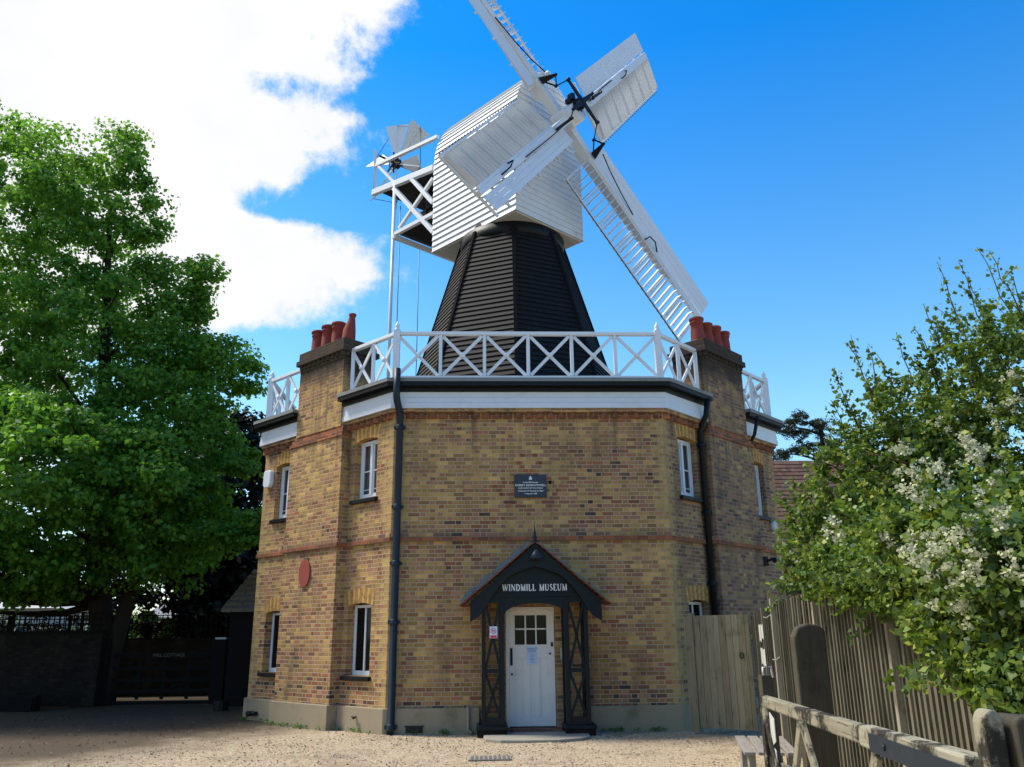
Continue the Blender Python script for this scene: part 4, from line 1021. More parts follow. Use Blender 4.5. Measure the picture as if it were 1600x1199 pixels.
for (px_, py_, n_) in ((626, 322, -.2), (655, 384, .9)):
    p = fpx(px_, py_, n_); m = MB(); q = V(p[0]-.05, p[1], 6.6)
    m.tube([p, (p+q)/2+V(.03, 0, 0), q], .016, 6); m.build('striking_chain', 'chain', fs)

# ------------------------------------------------------------------ foliage generator
def leaf_mesh(name, pos, nor, size, mat, parent, aspect=.62, fold=.25):
    N = len(pos); up = RNG.normal(size=(N, 3)); nor = nor/np.linalg.norm(nor, axis=1, keepdims=True)
    t = np.cross(nor, up); t /= np.linalg.norm(t, axis=1, keepdims=True)+1e-9; b = np.cross(nor, t)
    s = (size*(.65+.7*RNG.random(N)))[:, None]
    A = pos-t*s*.5; C_ = pos+t*s*.5; B = pos+b*s*.5*aspect+nor*s*fold-t*s*.06; D_ = pos-b*s*.5*aspect+nor*s*fold*RNG.random((N, 1))-t*s*.06
    v = np.stack([A, B, C_, D_], 1).reshape(-1, 3); off = np.array(ROOT[parent.name]) if parent else np.zeros(3)
    me = bpy.data.meshes.new(name); me.vertices.add(4*N); me.vertices.foreach_set('co', (v-off).astype('f').ravel())
    me.loops.add(4*N); me.loops.foreach_set('vertex_index', np.arange(4*N, dtype='i')); me.polygons.add(N)
    me.polygons.foreach_set('loop_start', np.arange(0, 4*N, 4, dtype='i')); me.polygons.foreach_set('loop_total', np.full(N, 4, 'i'))
    me.update(calc_edges=True); me.validate(); me.materials.append(MATS[mat])
    o = bpy.data.objects.new(name, me); COL.objects.link(o)
    if parent: o.parent = parent
    return o
def crown_points(ell, nclump, per, cr, shell=.55, flat=.7):
    """ell: (centre, radii, weight). returns leaf positions + normals, clump centres"""
    ws = np.array([e[2] for e in ell], float); ws /= ws.sum(); cl = []
    for e, w_ in zip(ell, ws):
        n_ = int(nclump*w_); u = RNG.normal(size=(n_, 3)); u /= np.linalg.norm(u, axis=1, keepdims=True)
        rr = shell+(1-shell)*RNG.random((n_, 1))**.6; cl.append(np.array(e[0])+u*rr*np.array(e[1]))
    cl = np.concatenate(cl); M = len(cl); r_ = cr*(.6+.8*RNG.random(M))
    u = RNG.normal(size=(M, per, 3)); u /= np.linalg.norm(u, axis=2, keepdims=True)
    q = RNG.random((M, per, 1))**.5; loc = u*q*r_[:, None, None]*np.array([1, 1, flat])
    pos = cl[:, None, :]+loc; nor = u*.7+RNG.normal(size=(M, per, 3))*.5+np.array([0, 0, .55])
    return pos.reshape(-1, 3), nor.reshape(-1, 3), cl
def limb(m, a, b, r0, r1, bend=.3, n=6, seg=8):
    a, b = V(*a), V(*b); L = np.linalg.norm(b-a); j = RNG.normal(size=3)*L*bend*.3
    pts = [a+(b-a)*f_+j*math.sin(PI*f_)+RNG.normal(size=3)*L*.012 for f_ in np.linspace(0, 1, n)]
    m.tube(pts, list(np.linspace(r0, r1, n)), seg)

LP_ = litter(); lo = leaf_mesh('fallen_leaves', LP_, RNG.normal(size=LP_.shape)*.3+V(0, 0, 1), .045, 'dead_leaf', None); lo['kind'] = 'stuff'; tag(lo, 'brown fallen leaves and bud scales strewn on the gravel', 'leaf litter')
wp = []
for k_, n_ in (('F', 26), ('L', 30), ('R', 6)):
    for i in range(n_):
        s_ = RNG.random()*FACE[k_][3]
        if k_ == 'F' and 1.5 < s_ < 3.8: continue
        o_ = .10+.06*RNG.random()+(.22 if k_ != 'F' and 1.36 < s_ < 3.34 else 0); c_ = fp(k_, s_, o_, .02); wp.append(c_+RNG.normal(size=(14, 3))*V(.035, .035, .018)+V(0, 0, .01))
wp = np.concatenate(wp); wo_ = leaf_mesh('wall_weeds', wp, RNG.normal(size=wp.shape)+V(0, 0, .6), .04, 'shrub_leaf', None); wo_['kind'] = 'stuff'; tag(wo_, 'tiny green weeds and moss along the foot of the brick walls', 'weeds')
# lime tree on the left
LT = thing('lime_tree', (-11.6, 7.9, 0), 'tall spreading lime tree in bright green leaf left of the windmill', 'tree')
m = MB(); B_ = V(-11.3, 7.9, 0)
m.tube([B_, B_+V(0, 0, .6), B_+V(.05, 0, 2.0), B_+V(-.3, 0, 3.5), B_+V(-.5, .2, 6), B_+V(-1., .2, 10), B_+V(-1.5, .2, 15)], [.46, .36, .31, .28, .25, .16, .05], 14)
m.tube([B_+V(.35, 0, 0), B_+V(.4, 0, 1.2), B_+V(.75, 0, 3.2), B_+V(1.3, 0, 6), B_+V(1.6, 0, 9)], [.30, .22, .2, .16, .06], 12)
trunk = m.build('trunk', 'bark', LT)
ell = [((-15.6, 8.2, 12.0), (4.1, 3.8, 5.4), 4.5), ((-13.7, 8.0, 13.8), (1.6, 2.2, 3.5), 1.3), ((-17.6, 8.2, 14.6), (3.4, 3.2, 4.3), 2.6), ((-11.9, 7.6, 9.2), (2.6, 3.0, 3.0), 2.4), ((-10.2, 7.4, 9.9), (1.1, 1.4, 1.5), .7), ((-9.9, 7.2, 7.0), (1.8, 2.2, 2.5), 1.8), ((-15.8, 6.2, 3.7), (3.6, 2.0, 1.2), 1.3), ((-12.6, 6.4, 3.5), (2.0, 1.8, .9), .7),
       ((-9.3, 6.8, 4.6), (1.9, 2.2, 1.7), 1.6), ((-13.0, 6.0, 5.4), (4.8, 3.4, 2.7), 4), ((-12.6, 3.8, 5.6), (3.0, 2.2, 1.9), 2), ((-9.9, 5.2, 5.4), (1.5, 1.6, 1.5), .9), ((-8.35, 7.2, 9.6), (.7, .9, .5), .25), ((-17.5, 8, 8), (4, 4, 6), 2.2),
       ((-9.3, 7.2, 12.0), (.5, .7, .5), .16), ((-9.8, 7.3, 11.3), (.7, .8, .6), .25), ((-12.6, 7.8, 17.0), (.6, .8, .6), .2), ((-11.5, 7.6, 14.2), (.8, .9, .7), .28), ((-7.9, 7.1, 8.9), (.7, .8, .45), .22), ((-7.5, 6.6, 4.5), (.7, .9, .4), .25), ((-7.7, 7, 6.4), (.5, .8, .4), .18), ((-10.8, 7.5, 12.3), (.7, .8, .5), .22), ((-12.0, 7.6, 15.7), (.5, .7, .5), .15)]
pos, nor, cl = crown_points(ell, 2100, 90, .50, .58, .5)
pos[:, 2] -= np.abs(RNG.normal(size=len(pos)))*.06
ok = (pos[:, 2] > 2.35+.5*np.sin(pos[:, 0]*1.7)*.6) & ~((pos[:, 0] > -6.8)); leaf_mesh('crown', pos[ok], nor[ok], .128, 'lime_leaf', LT, .85)
m = MB(); random.seed(5)
for i in range(70):
    c_ = cl[RNG.integers(len(cl))]
    if c_[2] > 14 or c_[0] < -17: continue
    zb_ = max(2.6, c_[2]-2.5*random.random()-.6); f_ = min(1, zb_/15); st_ = B_+V(-1.5*f_, .2*f_, zb_)
    limb(m, st_, c_, .10*(1.3-f_), .015, .2)
m.build('limb', 'bark', trunk)

# dark evergreen behind the house
YT = thing('yew_tree', (-10.2, 13.5, 0), 'near black evergreen tree between the lime tree and the windmill', 'tree')
m = MB(); m.tube([(-10, 13.5, 0), (-10, 13.5, 9)], [.4, .1], 10); m.build('trunk', 'bark', YT)
pos, nor, cl = crown_points([((-10.2, 13.5, 6.6), (1.6, 1.6, 3.5), 3), ((-9.9, 13.4, 3.5), (1.7, 1.6, 2.6), 2), ((-11.8, 13.2, 5.0), (2.2, 1.4, 3.8), 3), ((-9.3, 12.6, 3.0), (.9, 1, 3), 1)], 520, 60, .5, .6)
leaf_mesh('crown', pos, nor, .26, 'yew_leaf', YT)

# pine beyond the right corner
PT_ = thing('pine_tree', (16.5, 25, 0), 'dark blue green pine with tiered branches behind the right of the windmill', 'tree')
m = MB(); m.tube([(16.8, 25, 0), (16.7, 25, 7), (16.4, 25, 12.2)], [.4, .28, .06], 10)
for px_, py_, L_ in ((1222, 665, 0), (1250, 655, 0), (1285, 668, 0), (1225, 712, 0), (1262, 705, 0), (1300, 690, 0), (1230, 745, 0), (1275, 740, 0)):
    c_ = aty(px_, py_, 25); limb(m, (16.6, 25, c_[2]-.5), c_, .09, .02, .2)
tk = m.build('trunk', 'bark', PT_)
el_ = [(tuple(aty(px_, py_, 25)), (r1, .8, r2), r1) for px_, py_, r1, r2 in ((1245, 655, .8, .3), (1225, 672, .6, .3), (1280, 664, .8, .35), (1225, 710, .7, .28), (1255, 700, .8, .35), (1300, 692, 1, .5), (1232, 745, .7, .25), (1270, 735, .9, .4), (1300, 735, 1., .6), (1330, 700, 1.2, .8), (1250, 680, .5, .3))]
pos, nor, cl = crown_points(el_, 260, 70, .26, .2, .6); leaf_mesh('crown', pos, nor, .13, 'pine_leaf', PT_, .3)

# ------------------------------------------------------------------ hawthorn on the right
HT_ = thing('hawthorn_tree', (5.6, -5.6, 0), 'hawthorn in white blossom leaning over the board fence at the right', 'tree')
m = MB(); m.tube([(5.8, -5.6, 0), (5.7, -5.7, 1.2), (5.5, -5.8, 2.4), (5.6, -6, 3.6)], [.16, .12, .10, .05], 10); trunk = m.build('trunk', 'bark', HT_)
def hp(px, py, y): return aty(px, py, y)
spec = [((1530, 800), -6.2, 1.35, 1.25, 4), ((1650, 660), -6.0, 1.4, 1.6, 3), ((1390, 790), -5.9, .95, 1.0, 2.6), ((1305, 825), -5.6, .55, .65, 1.2), ((1262, 860), -5.4, .28, .36, .35), ((1480, 660), -6.0, .85, .8, 1.6), ((1400, 690), -5.9, .6, .55, .9),
        ((1560, 560), -6.1, .7, .7, 1.1), ((1600, 980), -6.8, .75, .9, 1.6), ((1400, 900), -6.3, .75, .5, 1.1), ((1290, 900), -5.8, .45, .3, .5), ((1500, 950), -6.9, .5, .42, .7), ((1640, 1080), -9.3, .32, .35, .9), ((1480, 930), -8.3, .5, .32, 1.3), ((1420, 880), -7.8, .55, .4, 1.2), ((1560, 950), -8.7, .45, .45, 1.5), ((1600, 1030), -9.2, .33, .3, 1.0), ((1350, 880), -7.2, .45, .32, .9), ((1520, 860), -8.6, .6, .5, 1.8), ((1620, 850), -9.0, .55, .6, 1.8)]
ell = [(tuple(hp(*c, y)), (r1, .85, r2), w_) for c, y, r1, r2, w_ in spec]
for px_, py_ in ((1340, 905), (1385, 925), (1430, 945), (1475, 975), (1515, 1010), (1550, 1050), (1580, 1085), (1605, 1120), (1400, 885), (1455, 900), (1510, 925), (1560, 960), (1600, 1010), (1550, 880), (1490, 850), (1600, 880), (1610, 940), (1430, 850), (1630, 1060)):
    f0_ = V(.0914, 1, 0); nf_ = nrm(V(-1, .0914, 0)); c_ = hit(px_, py_-12, nf_, V(3.67, -1.30, 0)+nf_*.22); ell.append((tuple(c_), (.24, .30, .20), .8))
def grow(ell, f_): return [(c, tuple(x*f_ for x in r_), w_) for c, r_, w_ in ell]
pc, nc_, _ = crown_points(grow(ell, .84), 1700, 44, .17, .3, .8)
pos, nor, cl = crown_points(ell, 1500, 26, .12, .82, .6)
# leafy sprays: short shoots growing outward and up from the clumps
cen = np.array([np.array(e[0]) for e in ell]); sp_p = []
for c_ in cl[RNG.integers(len(cl), size=1300)]:
    o_ = c_-cen[np.argmin(np.linalg.norm(cen-c_, axis=1))]; o_ = o_/(np.linalg.norm(o_)+1e-6)+RNG.normal(size=3)*.5+V(0, 0, .35)
    L_ = .12+.22*RNG.random(); n_ = 26; sp_p.append(c_+o_*L_*RNG.random((n_, 1))+RNG.normal(size=(n_, 3))*.022)
sp_p = np.concatenate(sp_p)
pos = np.concatenate([pos, pc, sp_p]); nor = np.concatenate([nor, nc_, RNG.normal(size=sp_p.shape)+V(0, 0, .5)])
twg = MB(); lp = [pos]; ln = [nor]; random.seed(9)
tops = [(1302, 578, 1345, 680), (1325, 535, 1375, 640), (1358, 540, 1380, 640), (1398, 520, 1440, 620), (1372, 558, 1400, 620), (1430, 515, 1470, 610), (1442, 475, 1490, 600), (1465, 410, 1520, 560), (1495, 405, 1560, 560), (1530, 386, 1590, 520), (1548, 395, 1600, 500), (1445, 540, 1480, 620), (1575, 420, 1610, 520), (1350, 590, 1390, 680), (1300, 630, 1340, 700),
        (1215, 830, 1300, 850), (1225, 870, 1300, 870), (1232, 905, 1300, 890), (1240, 800, 1300, 810), (1265, 745, 1320, 790), (1275, 940, 1330, 910), (1350, 975, 1420, 935), (1448, 1032, 1530, 1040), (1400, 955, 1470, 930), (1350, 990, 1400, 940), (1500, 1060, 1600, 1040), (1560, 1110, 1640, 1080), (1545, 1000, 1620, 960), (1250, 700, 1320, 740), (1290, 690, 1340, 720), (1480, 460, 1540, 600), (1510, 430, 1570, 560)]
for ax_, ay_, bx_, by_ in tops:
    yy = -6.0-(.8 if ay_ > 930 else 0)+random.uniform(-.3, .3); a = hp(ax_, ay_, yy); b = hp(bx_, by_, yy+.2); b2 = b+(b-a)*.5
    pts_ = [b2+(a-b2)*f_+RNG.normal(size=3)*.018 for f_ in np.linspace(0, 1, 9)]; twg.tube(pts_, list(np.linspace(.013, .004, 9)), 5)
    n_ = 70; f_ = RNG.random(n_); P_ = b2+(a-b2)*f_[:, None]+RNG.normal(size=(n_, 3))*(.028+.05*(1-f_[:, None])); lp.append(P_); ln.append(RNG.normal(size=(n_, 3))+V(0, 0, .4))
    for q in range(3):
        f0 = random.uniform(.15, .8); s_ = b2+(a-b2)*f0; e_ = s_+RNG.normal(size=3)*.10+(a-b2)*.12; twg.tube([s_, e_], [.006, .003], 4); P_ = s_+(e_-s_)*RNG.random((12, 1))+RNG.normal(size=(12, 3))*.03; lp.append(P_); ln.append(RNG.normal(size=(12, 3))+V(0, 0, .4))
for i in range(60):
    c_ = cl[RNG.integers(len(cl))]
    if c_[0] < 3.5: continue
    limb(twg, (5.5, -5.9, 1.6+1.8*random.random()), c_, .03, .006, .3, 5, 5)
twg.build('branch', 'twig', trunk)
pos = np.concatenate(lp); nor = np.concatenate(ln); leaf_mesh('crown', pos, nor, .058, 'haw_leaf', HT_, .9, .2)
bl = [(1590, 650), (1575, 640), (1550, 710), (1560, 735), (1545, 750), (1530, 770), (1520, 725), (1505, 690), (1480, 730), (1450, 745), (1425, 760), (1437, 735), (1520, 870), (1460, 860), (1445, 840), (1430, 870), (1450, 880), (1470, 845), (1385, 765), (1380, 790), (1340, 730), (1355, 745), (1300, 820), (1505, 965), (1512, 975), (1500, 950), (1525, 905), (1490, 900), (1410, 700), (1470, 655), (1590, 620), (1580, 590), (1530, 690), (1400, 840), (1390, 850), (1600, 890), (1565, 800), (1500, 800), (1555, 650), (1590, 690), (1462, 770), (1330, 760), (1490, 840), (1540, 850)]
bp = []
bl += [(int(x), int(y)) for x, y in zip(RNG.uniform(1420, 1600, 3), RNG.uniform(640, 960, 3))]
for px_, py_ in [q for q in bl if q[0] > 1400 or q[1] > 800]:
    # each spray sits on the outer skin of the foliage
    d_ = _ray(px_, py_); d_ = d_/np.linalg.norm(d_); v_ = pos-CAM; t_ = v_@d_; near_ = np.linalg.norm(v_-t_[:, None]*d_, axis=1) < .06
    if not near_.any(): continue
    c_ = CAM+d_*(t_[near_].min()+.02)
    for q in range(random.randint(1, 5)):
        cc_ = c_+RNG.normal(size=3)*V(.06, .04, .06); bp.append(cc_+RNG.normal(size=(22, 3))*.021)
bp = np.concatenate(bp); leaf_mesh('blossom', bp, RNG.normal(size=(len(bp), 3))+V(-.2, -1, .6), .026, 'blossom', HT_, 1.0, .1)

# ------------------------------------------------------------------ side gate and close-board fence
SG = thing('side_gate', (3.2, -1.0, 0), 'closed weathered board gate between the brick wall and the long fence', 'gate')
gA, gB = V(2.74, -.40, 0), V(3.66, -1.27, 0); gd = nrm(gB-gA); gn = V(gd[1], -gd[0], 0); gn = gn if gn[1] < 0 else -gn; GL_ = np.linalg.norm(gB-gA)
def gp(s, o, z): return gA+gd*s+gn*o+V(0, 0, z)
m = MB(); x = .16
while x < GL_-.04:
    w_ = random.uniform(.115, .135); w_ = min(w_, GL_-.03-x); m.box(gp(x+w_/2, 0+random.uniform(-.002, .002), 1.02), gd, gn, (0, 0, 1), w_/2-.003, .012, .93, along=(0, 0, 1)); x += w_
gb = m.build('gate_boards', 'side_gate_wood', SG)
m = MB(); m.box(gp(.13, -.01, 1.0), gd, gn, (0, 0, 1), .035, .05, 1.0, along=(0, 0, 1)); m.box(gp(.05, .01, .97), gd, gn, (0, 0, 1), .04, .02, .97, along=(0, 0, 1)); m.box(gp(-.02, -.03, .97), gd, gn, (0, 0, 1), .025, .02, .97, along=(0, 0, 1)); m.build('gate_post', 'side_gate_wood', SG)
m = MB()
for i in range(12):
    a0 = 2*PI*i/12; a1 = 2*PI*(i+1)/12; m.tube([gp(1.06+.035*math.cos(a0), .025, 1.28+.045*math.sin(a0)), gp(1.06+.035*math.cos(a1), .025, 1.28+.045*math.sin(a1))], .008, 5)
m.build('ring_latch', 'iron', SG)
m = MB(); m.bar(gp(.16, -.04, 1.7), gp(GL_, -.04, 1.7), .05, .10); m.bar(gp(.16, -.04, .4), gp(GL_, -.04, .4), .05, .10); m.build('rail', 'fence_wood', SG)

BF = thing('board_fence', (3.2, -6, 0), 'long weathered close board fence running along the right of the yard', 'fence')
fA, fB = V(3.67, -1.30, 0), V(2.78, -11.0, 0); fd = nrm(fB-fA); fn_ = V(fd[1], -fd[0], 0); fn_ = fn_ if fn_[0] < 0 else -fn_
def bp_(s, o, z): return fA+fd*s+fn_*o+V(0, 0, z)
FL = np.linalg.norm(fB-fA); x = 0; i = 0; bd = MB(); m2 = MB()
random.seed(21)
while x < FL:
    w_ = random.uniform(.10, .16) if x < 4.3 else random.uniform(.11, .13); top = 1.98+.16*min(1, x/3.2)+random.uniform(-.02, .02)
    # feather edge: thick edge stands proud of the next board
    lean = random.uniform(-.012, .012)
    c = [bp_(x-.02, -.004, .05), bp_(x+w_, -.004, .05), bp_(x+w_, .034, .05), bp_(x-.02, .004, .05)]; c += [p+V(0, 0, top-.05)+fd*lean for p in c]
    bd.hexa(c, lambda p: (float(p@fd), float(p[2]))); x += w_; i += 1
bd.build('boards', 'fence_wood', BF)
for s_ in (1.75, 3.9, 6.3, 8.4):
    m = MB(); m.box(bp_(s_, .05, 1.06), fd, fn_, (0, 0, 1), .035, .035, 1.08, along=(0, 0, 1)); m.build('fence_post', 'pale_wood', BF)
m = MB()
for z_ in (.35, 1.1, 1.85): m.bar(bp_(0, -.05, z_), bp_(FL, -.05, z_), .07, .07, grain=True)
m.build('fence_rail', 'fence_wood', BF)
m = MB()
for s_, z_ in ((1.5, 1.86), (1.82, 2.0), (1.82, 1.25), (3.0, 1.55)): m.tube([bp_(s_, .03, z_+.05), bp_(s_, .10, z_), bp_(s_, .14, z_+.02), bp_(s_, .14, z_+.05)], .008, 6)
m.build('cup_hook', 'old_white', BF)
for nm, z0_, z1_, lab in (('upper', 1.50, 1.78, 'torn white paper poster, the upper of two on the fence boards'), ('lower', 1.12, 1.42, 'torn white paper poster, the lower of two on the fence boards')):
    m = MB(); s0_ = .62
    for j, (a, b, c2, d) in enumerate(((0, .14, 0, 1), (.16, .30, .15, 1)) if nm == 'upper' else ((0, .13, .1, 1), (.14, .30, 0, .95))):
        zz0, zz1 = z0_+(z1_-z0_)*c2, z0_+(z1_-z0_)*d
        m.prism([bp_(s0_+a, .031, zz0), bp_(s0_+(a+b)/2, .031, zz0+.03), bp_(s0_+b, .031, zz0-.01), bp_(s0_+b, .031, zz1), bp_(s0_+a+.03, .031, zz1-.02), bp_(s0_+a, .031, zz1)], fn_*.002)
    tag(m.build('torn_poster', 'old_white', loc=tuple(bp_(s0_, .03, z0_))), lab, 'poster', 'torn posters on the fence')

# old posts in front of the fence
m = MB(); pts_ = [(2.30, 0), (2.64, 0), (2.64, 1.66), (2.58, 1.72), (2.46, 1.735), (2.35, 1.70), (2.30, 1.60)]
m.prism([(x, -7.0, z) for x, z in pts_], V(0, .14, 0), lambda p: (p[0]+p[1], p[2])); tag(m.build('old_gatepost', 'black_wood', bevel=.02, loc=(2.47, -6.9, 0)), 'thick dark rounded post standing before the fence with papers beside it', 'post')
p_ = aty(1196, 1055, -7.6); m = MB(); x_ = p_[0]; zt_ = p_[2]
SPT = thing('latch_post', (x_, -7.6, 0), 'short stubby post with bright metal latch behind the open gate end', 'post')
m.box((x_, -7.6, zt_/2), (1, 0, 0), (0, 1, 0), (0, 0, 1), .055, .055, zt_/2, along=(0, 0, 1)); m.build('post', 'black_wood', SPT)
m = MB(); m.tube([(x_-.04, -7.66, zt_), (x_-.04, -7.66, zt_+.07), (x_+.04, -7.66, zt_+.08), (x_+.05, -7.66, zt_-.02)], .012, 6); m.build('latch', 'old_white', SPT)

# ------------------------------------------------------------------ foreground five-bar gate
FG = thing('field_gate', (1.2, -12.3, 0), 'weathered open wooden field gate with lichened top rail in the foreground', 'gate')
q0 = V(1.385, -8.70, 0); q1 = V(1.105, -12.25, 0); qd = nrm(q1-q0); qn = V(qd[1], -qd[0], 0); QL = np.linalg.norm(q1-q0)
def qp(s, z, o=0): return q0+qd*s+qn*o+V(0, 0, z)
m = MB(); m.bar(qp(-.03, 1.115), qp(QL*.64, 1.10), .075, .085, grain=True, h2=.10); m.bar(qp(QL*.64, 1.10), qp(QL, 1.09), .09, .11, grain=True, w2=.10, h2=.14)
tr_ = m.build('top_rail', 'gate_wood', FG, bevel=.012)
m = MB(); m.bar(qp(0, .12), qp(0, 1.07), .075, .075, grain=True); m.build('stile', 'gate_wood', FG, bevel=.006)
m = MB(); m.bar(qp(QL-.05, .10), qp(QL-.05, 1.02), .09, .09, grain=True); m.build('stile', 'gate_wood', FG, bevel=.006)
for z_ in (.20, .43, .66):
    m = MB(); m.bar(qp(.04, z_), qp(QL-.1, z_), .03, .085, grain=True); m.build('lower_rail', 'gate_wood', FG, bevel=.005)
for a, b in (((.10, 1.07), (.62, .22)), ((1.12, 1.05), (.50, .22)), ((1.16, 1.05), (1.8, .2)), ((2.5, 1.03), (1.9, .2))):
    m = MB(); m.bar(qp(*a, .035), qp(*b, .035), .03, .08, grain=True); m.build('brace', 'gate_wood', FG, bevel=.005)
m = MB(); m.bar(qp(QL*.70, 1.09, .062), qp(QL, 1.075, .062), .012, .09); m.lathe(qp(QL*.76, 1.09, .068), [(.018, 0), (.012, .012)], 8, ax=qn); m.build('hinge_strap', 'pipe_paint', tr_)
m = MB(); 
for x0_, x1_, za, zb_ in ((.25, .38, 1.05, .80), (.24, .36, .82, .55)): m.hexa([qp(x0_, zb_, .03), qp(x1_, zb_+.05, .03), qp(x1_, zb_+.05, .035), qp(x0_, zb_, .035), qp(x0_, za, .03), qp(x1_, za-.04, .03), qp(x1_, za-.04, .035), qp(x0_, za, .035)])
tag(m.build('torn_notice', 'old_white', loc=tuple(qp(.3, .6))), 'ragged white paper remnant hanging inside the end of the field gate', 'notice')
px0 = aty(1531, 1150, -12.40)[0]; px1 = aty(1563, 1150, -12.40)[0]; px2 = px1+.17; zt_ = aty(1547, 1108, -12.40)[2]
hs = MB(); hw = px1-px0
hs.prism([(px0, -12.44, .08), (px1, -12.44, .08), (px1, -12.44, zt_-.10)]+[(px0+hw*(.5+.5*math.cos(a)), -12.44, zt_-.06+.06*math.sin(a)) for a in np.linspace(.15, PI-.15, 9)]+[(px0, -12.44, zt_-.12)], V(.01, .10, 0), lambda p: (p[0]+p[1], p[2]))
hs.build('hanging_stile', 'gate_wood', FG, bevel=.008)
GP = MB(); GP.prism([(px1+.012, -12.50, 0), (px2, -12.50, 0), (px2, -12.50, zt_-.06), (px2-.03, -12.50, zt_-.03), (px1+.03, -12.50, zt_-.02), (px1+.012, -12.50, zt_-.04)], V(.02, .19, 0), lambda p: (p[0]+p[1], p[2]))
tag(GP.build('gatepost', 'black_wood', bevel=.012, loc=((px1+px2)/2, -12.42, 0)), 'dark mossy gatepost carrying the foreground field gate at lower right', 'post')

# slatted bench by the fence
BN = thing('bench', (2.1, -5.6, 0), 'small grey slatted bench half hidden behind the end of the field gate', 'bench')
bdir = nrm(V(-.42, -1.85, 0)); bs = V(-bdir[1], bdir[0], 0); bs = bs if bs[0] > 0 else -bs
for i in range(4):
    m = MB(); a = V(2.20, -5.10, .44)+bs*(i*.145); m.bar(a, a+bdir*1.5, .115, .03, grain=True); m.build('seat_slat', 'bench_wood', BN, bevel=.004)
for s_ in (.15, 1.35):
    for w_ in (.02, .42):
        m = MB(); a = V(2.20, -5.10, 0)+bdir*s_+bs*w_; m.bar(a, a+V(0, 0, .42), .07, .07); m.build('leg', 'bench_wood', BN)

# ------------------------------------------------------------------ left background: wall, trellis, gate, shed
GW = thing('garden_wall', (-13.5, 7, 0), 'dark brick garden wall under the lime tree topped with black trellis', 'wall')
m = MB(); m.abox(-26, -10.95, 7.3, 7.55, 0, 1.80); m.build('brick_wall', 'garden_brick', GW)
m = MB(); m.abox(-26, -10.93, 7.25, 7.60, 1.802, 1.86); m.build('coping', 'dark_wood', GW)
def trellis(x0_, x1_, y, z0_, z1_, parent):
    m = MB(); n_ = int((x1_-x0_)/.15)
    for i in range(n_+1): x = x0_+(x1_-x0_)*i/n_; m.abox(x-.012, x+.012, y-.008, y+.008, z0_, z1_)
    for i in range(4): z = z0_+(z1_-z0_)*i/3; m.abox(x0_, x1_, y+.008, y+.022, z-.014, z+.014)
    for i in range(int((x1_-x0_)/1.8)+1): x = x0_+1.8*i; m.abox(x-.035, x+.035, y+.022, y+.08, z0_-.5, z1_+.03)
    return m.build('trellis', 'dark_wood', parent)
trellis(-26, -10.95, 7.42, 1.87, 2.33, GW)
BW = thing('back_wall', (-9.6, 12, 0), 'shadowed brick wall with trellis seen beyond the cottage gate', 'wall')
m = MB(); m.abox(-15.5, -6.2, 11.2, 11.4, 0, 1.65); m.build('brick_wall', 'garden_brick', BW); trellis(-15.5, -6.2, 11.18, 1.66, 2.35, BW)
CG = thing('cottage_gate', (-9.6, 7.9, 0), 'black five bar gate lettered for the cottage, closed in deep shade', 'gate')
gy = 7.75; ga, gb_ = -10.75, -8.15
m = MB(); m.abox(ga, gb_, gy-.04, gy+.04, 1.17, 1.29); topb = m.build('top_bar', 'dark_wood', CG)
for z_ in (.045, .33, .60, .90):
    m = MB(); m.abox(ga, gb_, gy-.02, gy+.02, z_-.045, z_+.045); m.build('gate_bar', 'dark_wood', CG)
m = MB()
for f_ in (0, .26, .51, .76, 1): x = ga+(gb_-ga)*f_; m.abox(x-.045, x+.045, gy+.041, gy+.065, .12, 1.30)
m.bar((ga+.05, gy+.085, .2), (ga+1.2, gy+.085, 1.2), .03, .08); m.bar((ga+1.3, gy+.085, .2), (gb_-.05, gy+.085, 1.2), .03, .08); m.build('gate_brace', 'dark_wood', CG)
text('lettering', 'MILL COTTAGE', .12, (-9.30, gy-.046, 1.19), (1, 0, 0), (0, 0, 1), 'stone_tile', topb, .003)
for nm_, x_, lab in (('a', -11.0, 'square black gatepost at the garden wall end of the cottage gate'), ('b', -7.95, 'square black gatepost with pale cap beside the tiled outbuilding')):
    t_ = thing('gatepost', (x_, gy, 0), lab, 'post', 'posts of the cottage gate')
    m = MB(); m.abox(x_-.17, x_+.17, gy-.17, gy+.17, 0, 1.62); m.build('post', 'dark_wood', t_)
    m = MB(); m.prism([(x_-.14, gy-.14, 1.622), (x_+.14, gy-.14, 1.622), (x_+.14, gy+.14, 1.622), (x_-.14, gy+.14, 1.622)], V(0, 0, .05)); m.build('post_cap', 'old_white' if nm_ == 'b' else 'dark_wood', t_)
m = MB(); m.abox(-13.6, -11.9, 6.2, 6.5, 0, .34); m.abox(-13.55, -13.4, 6.16, 6.2, 0, .3); m.abox(-12.1, -11.95, 6.16, 6.2, 0, .3); tag(m.build('sleeper_bench', 'dark_wood', loc=(-12.8, 6.3, 0)), 'low black timber sleeper seat at the foot of the garden wall', 'seat')
m = MB(); m.prism([(-7.2+.18*math.cos(a), 5.6+.18*math.sin(a), 0) for a in np.linspace(0, 2*PI, 12, endpoint=False)], V(0, 0, .22)); tag(m.build('plant_pot', 'black_paint', loc=(-7.2, 5.6, 0)), 'small black plant pot on the ground by the cottage gatepost', 'plant pot')

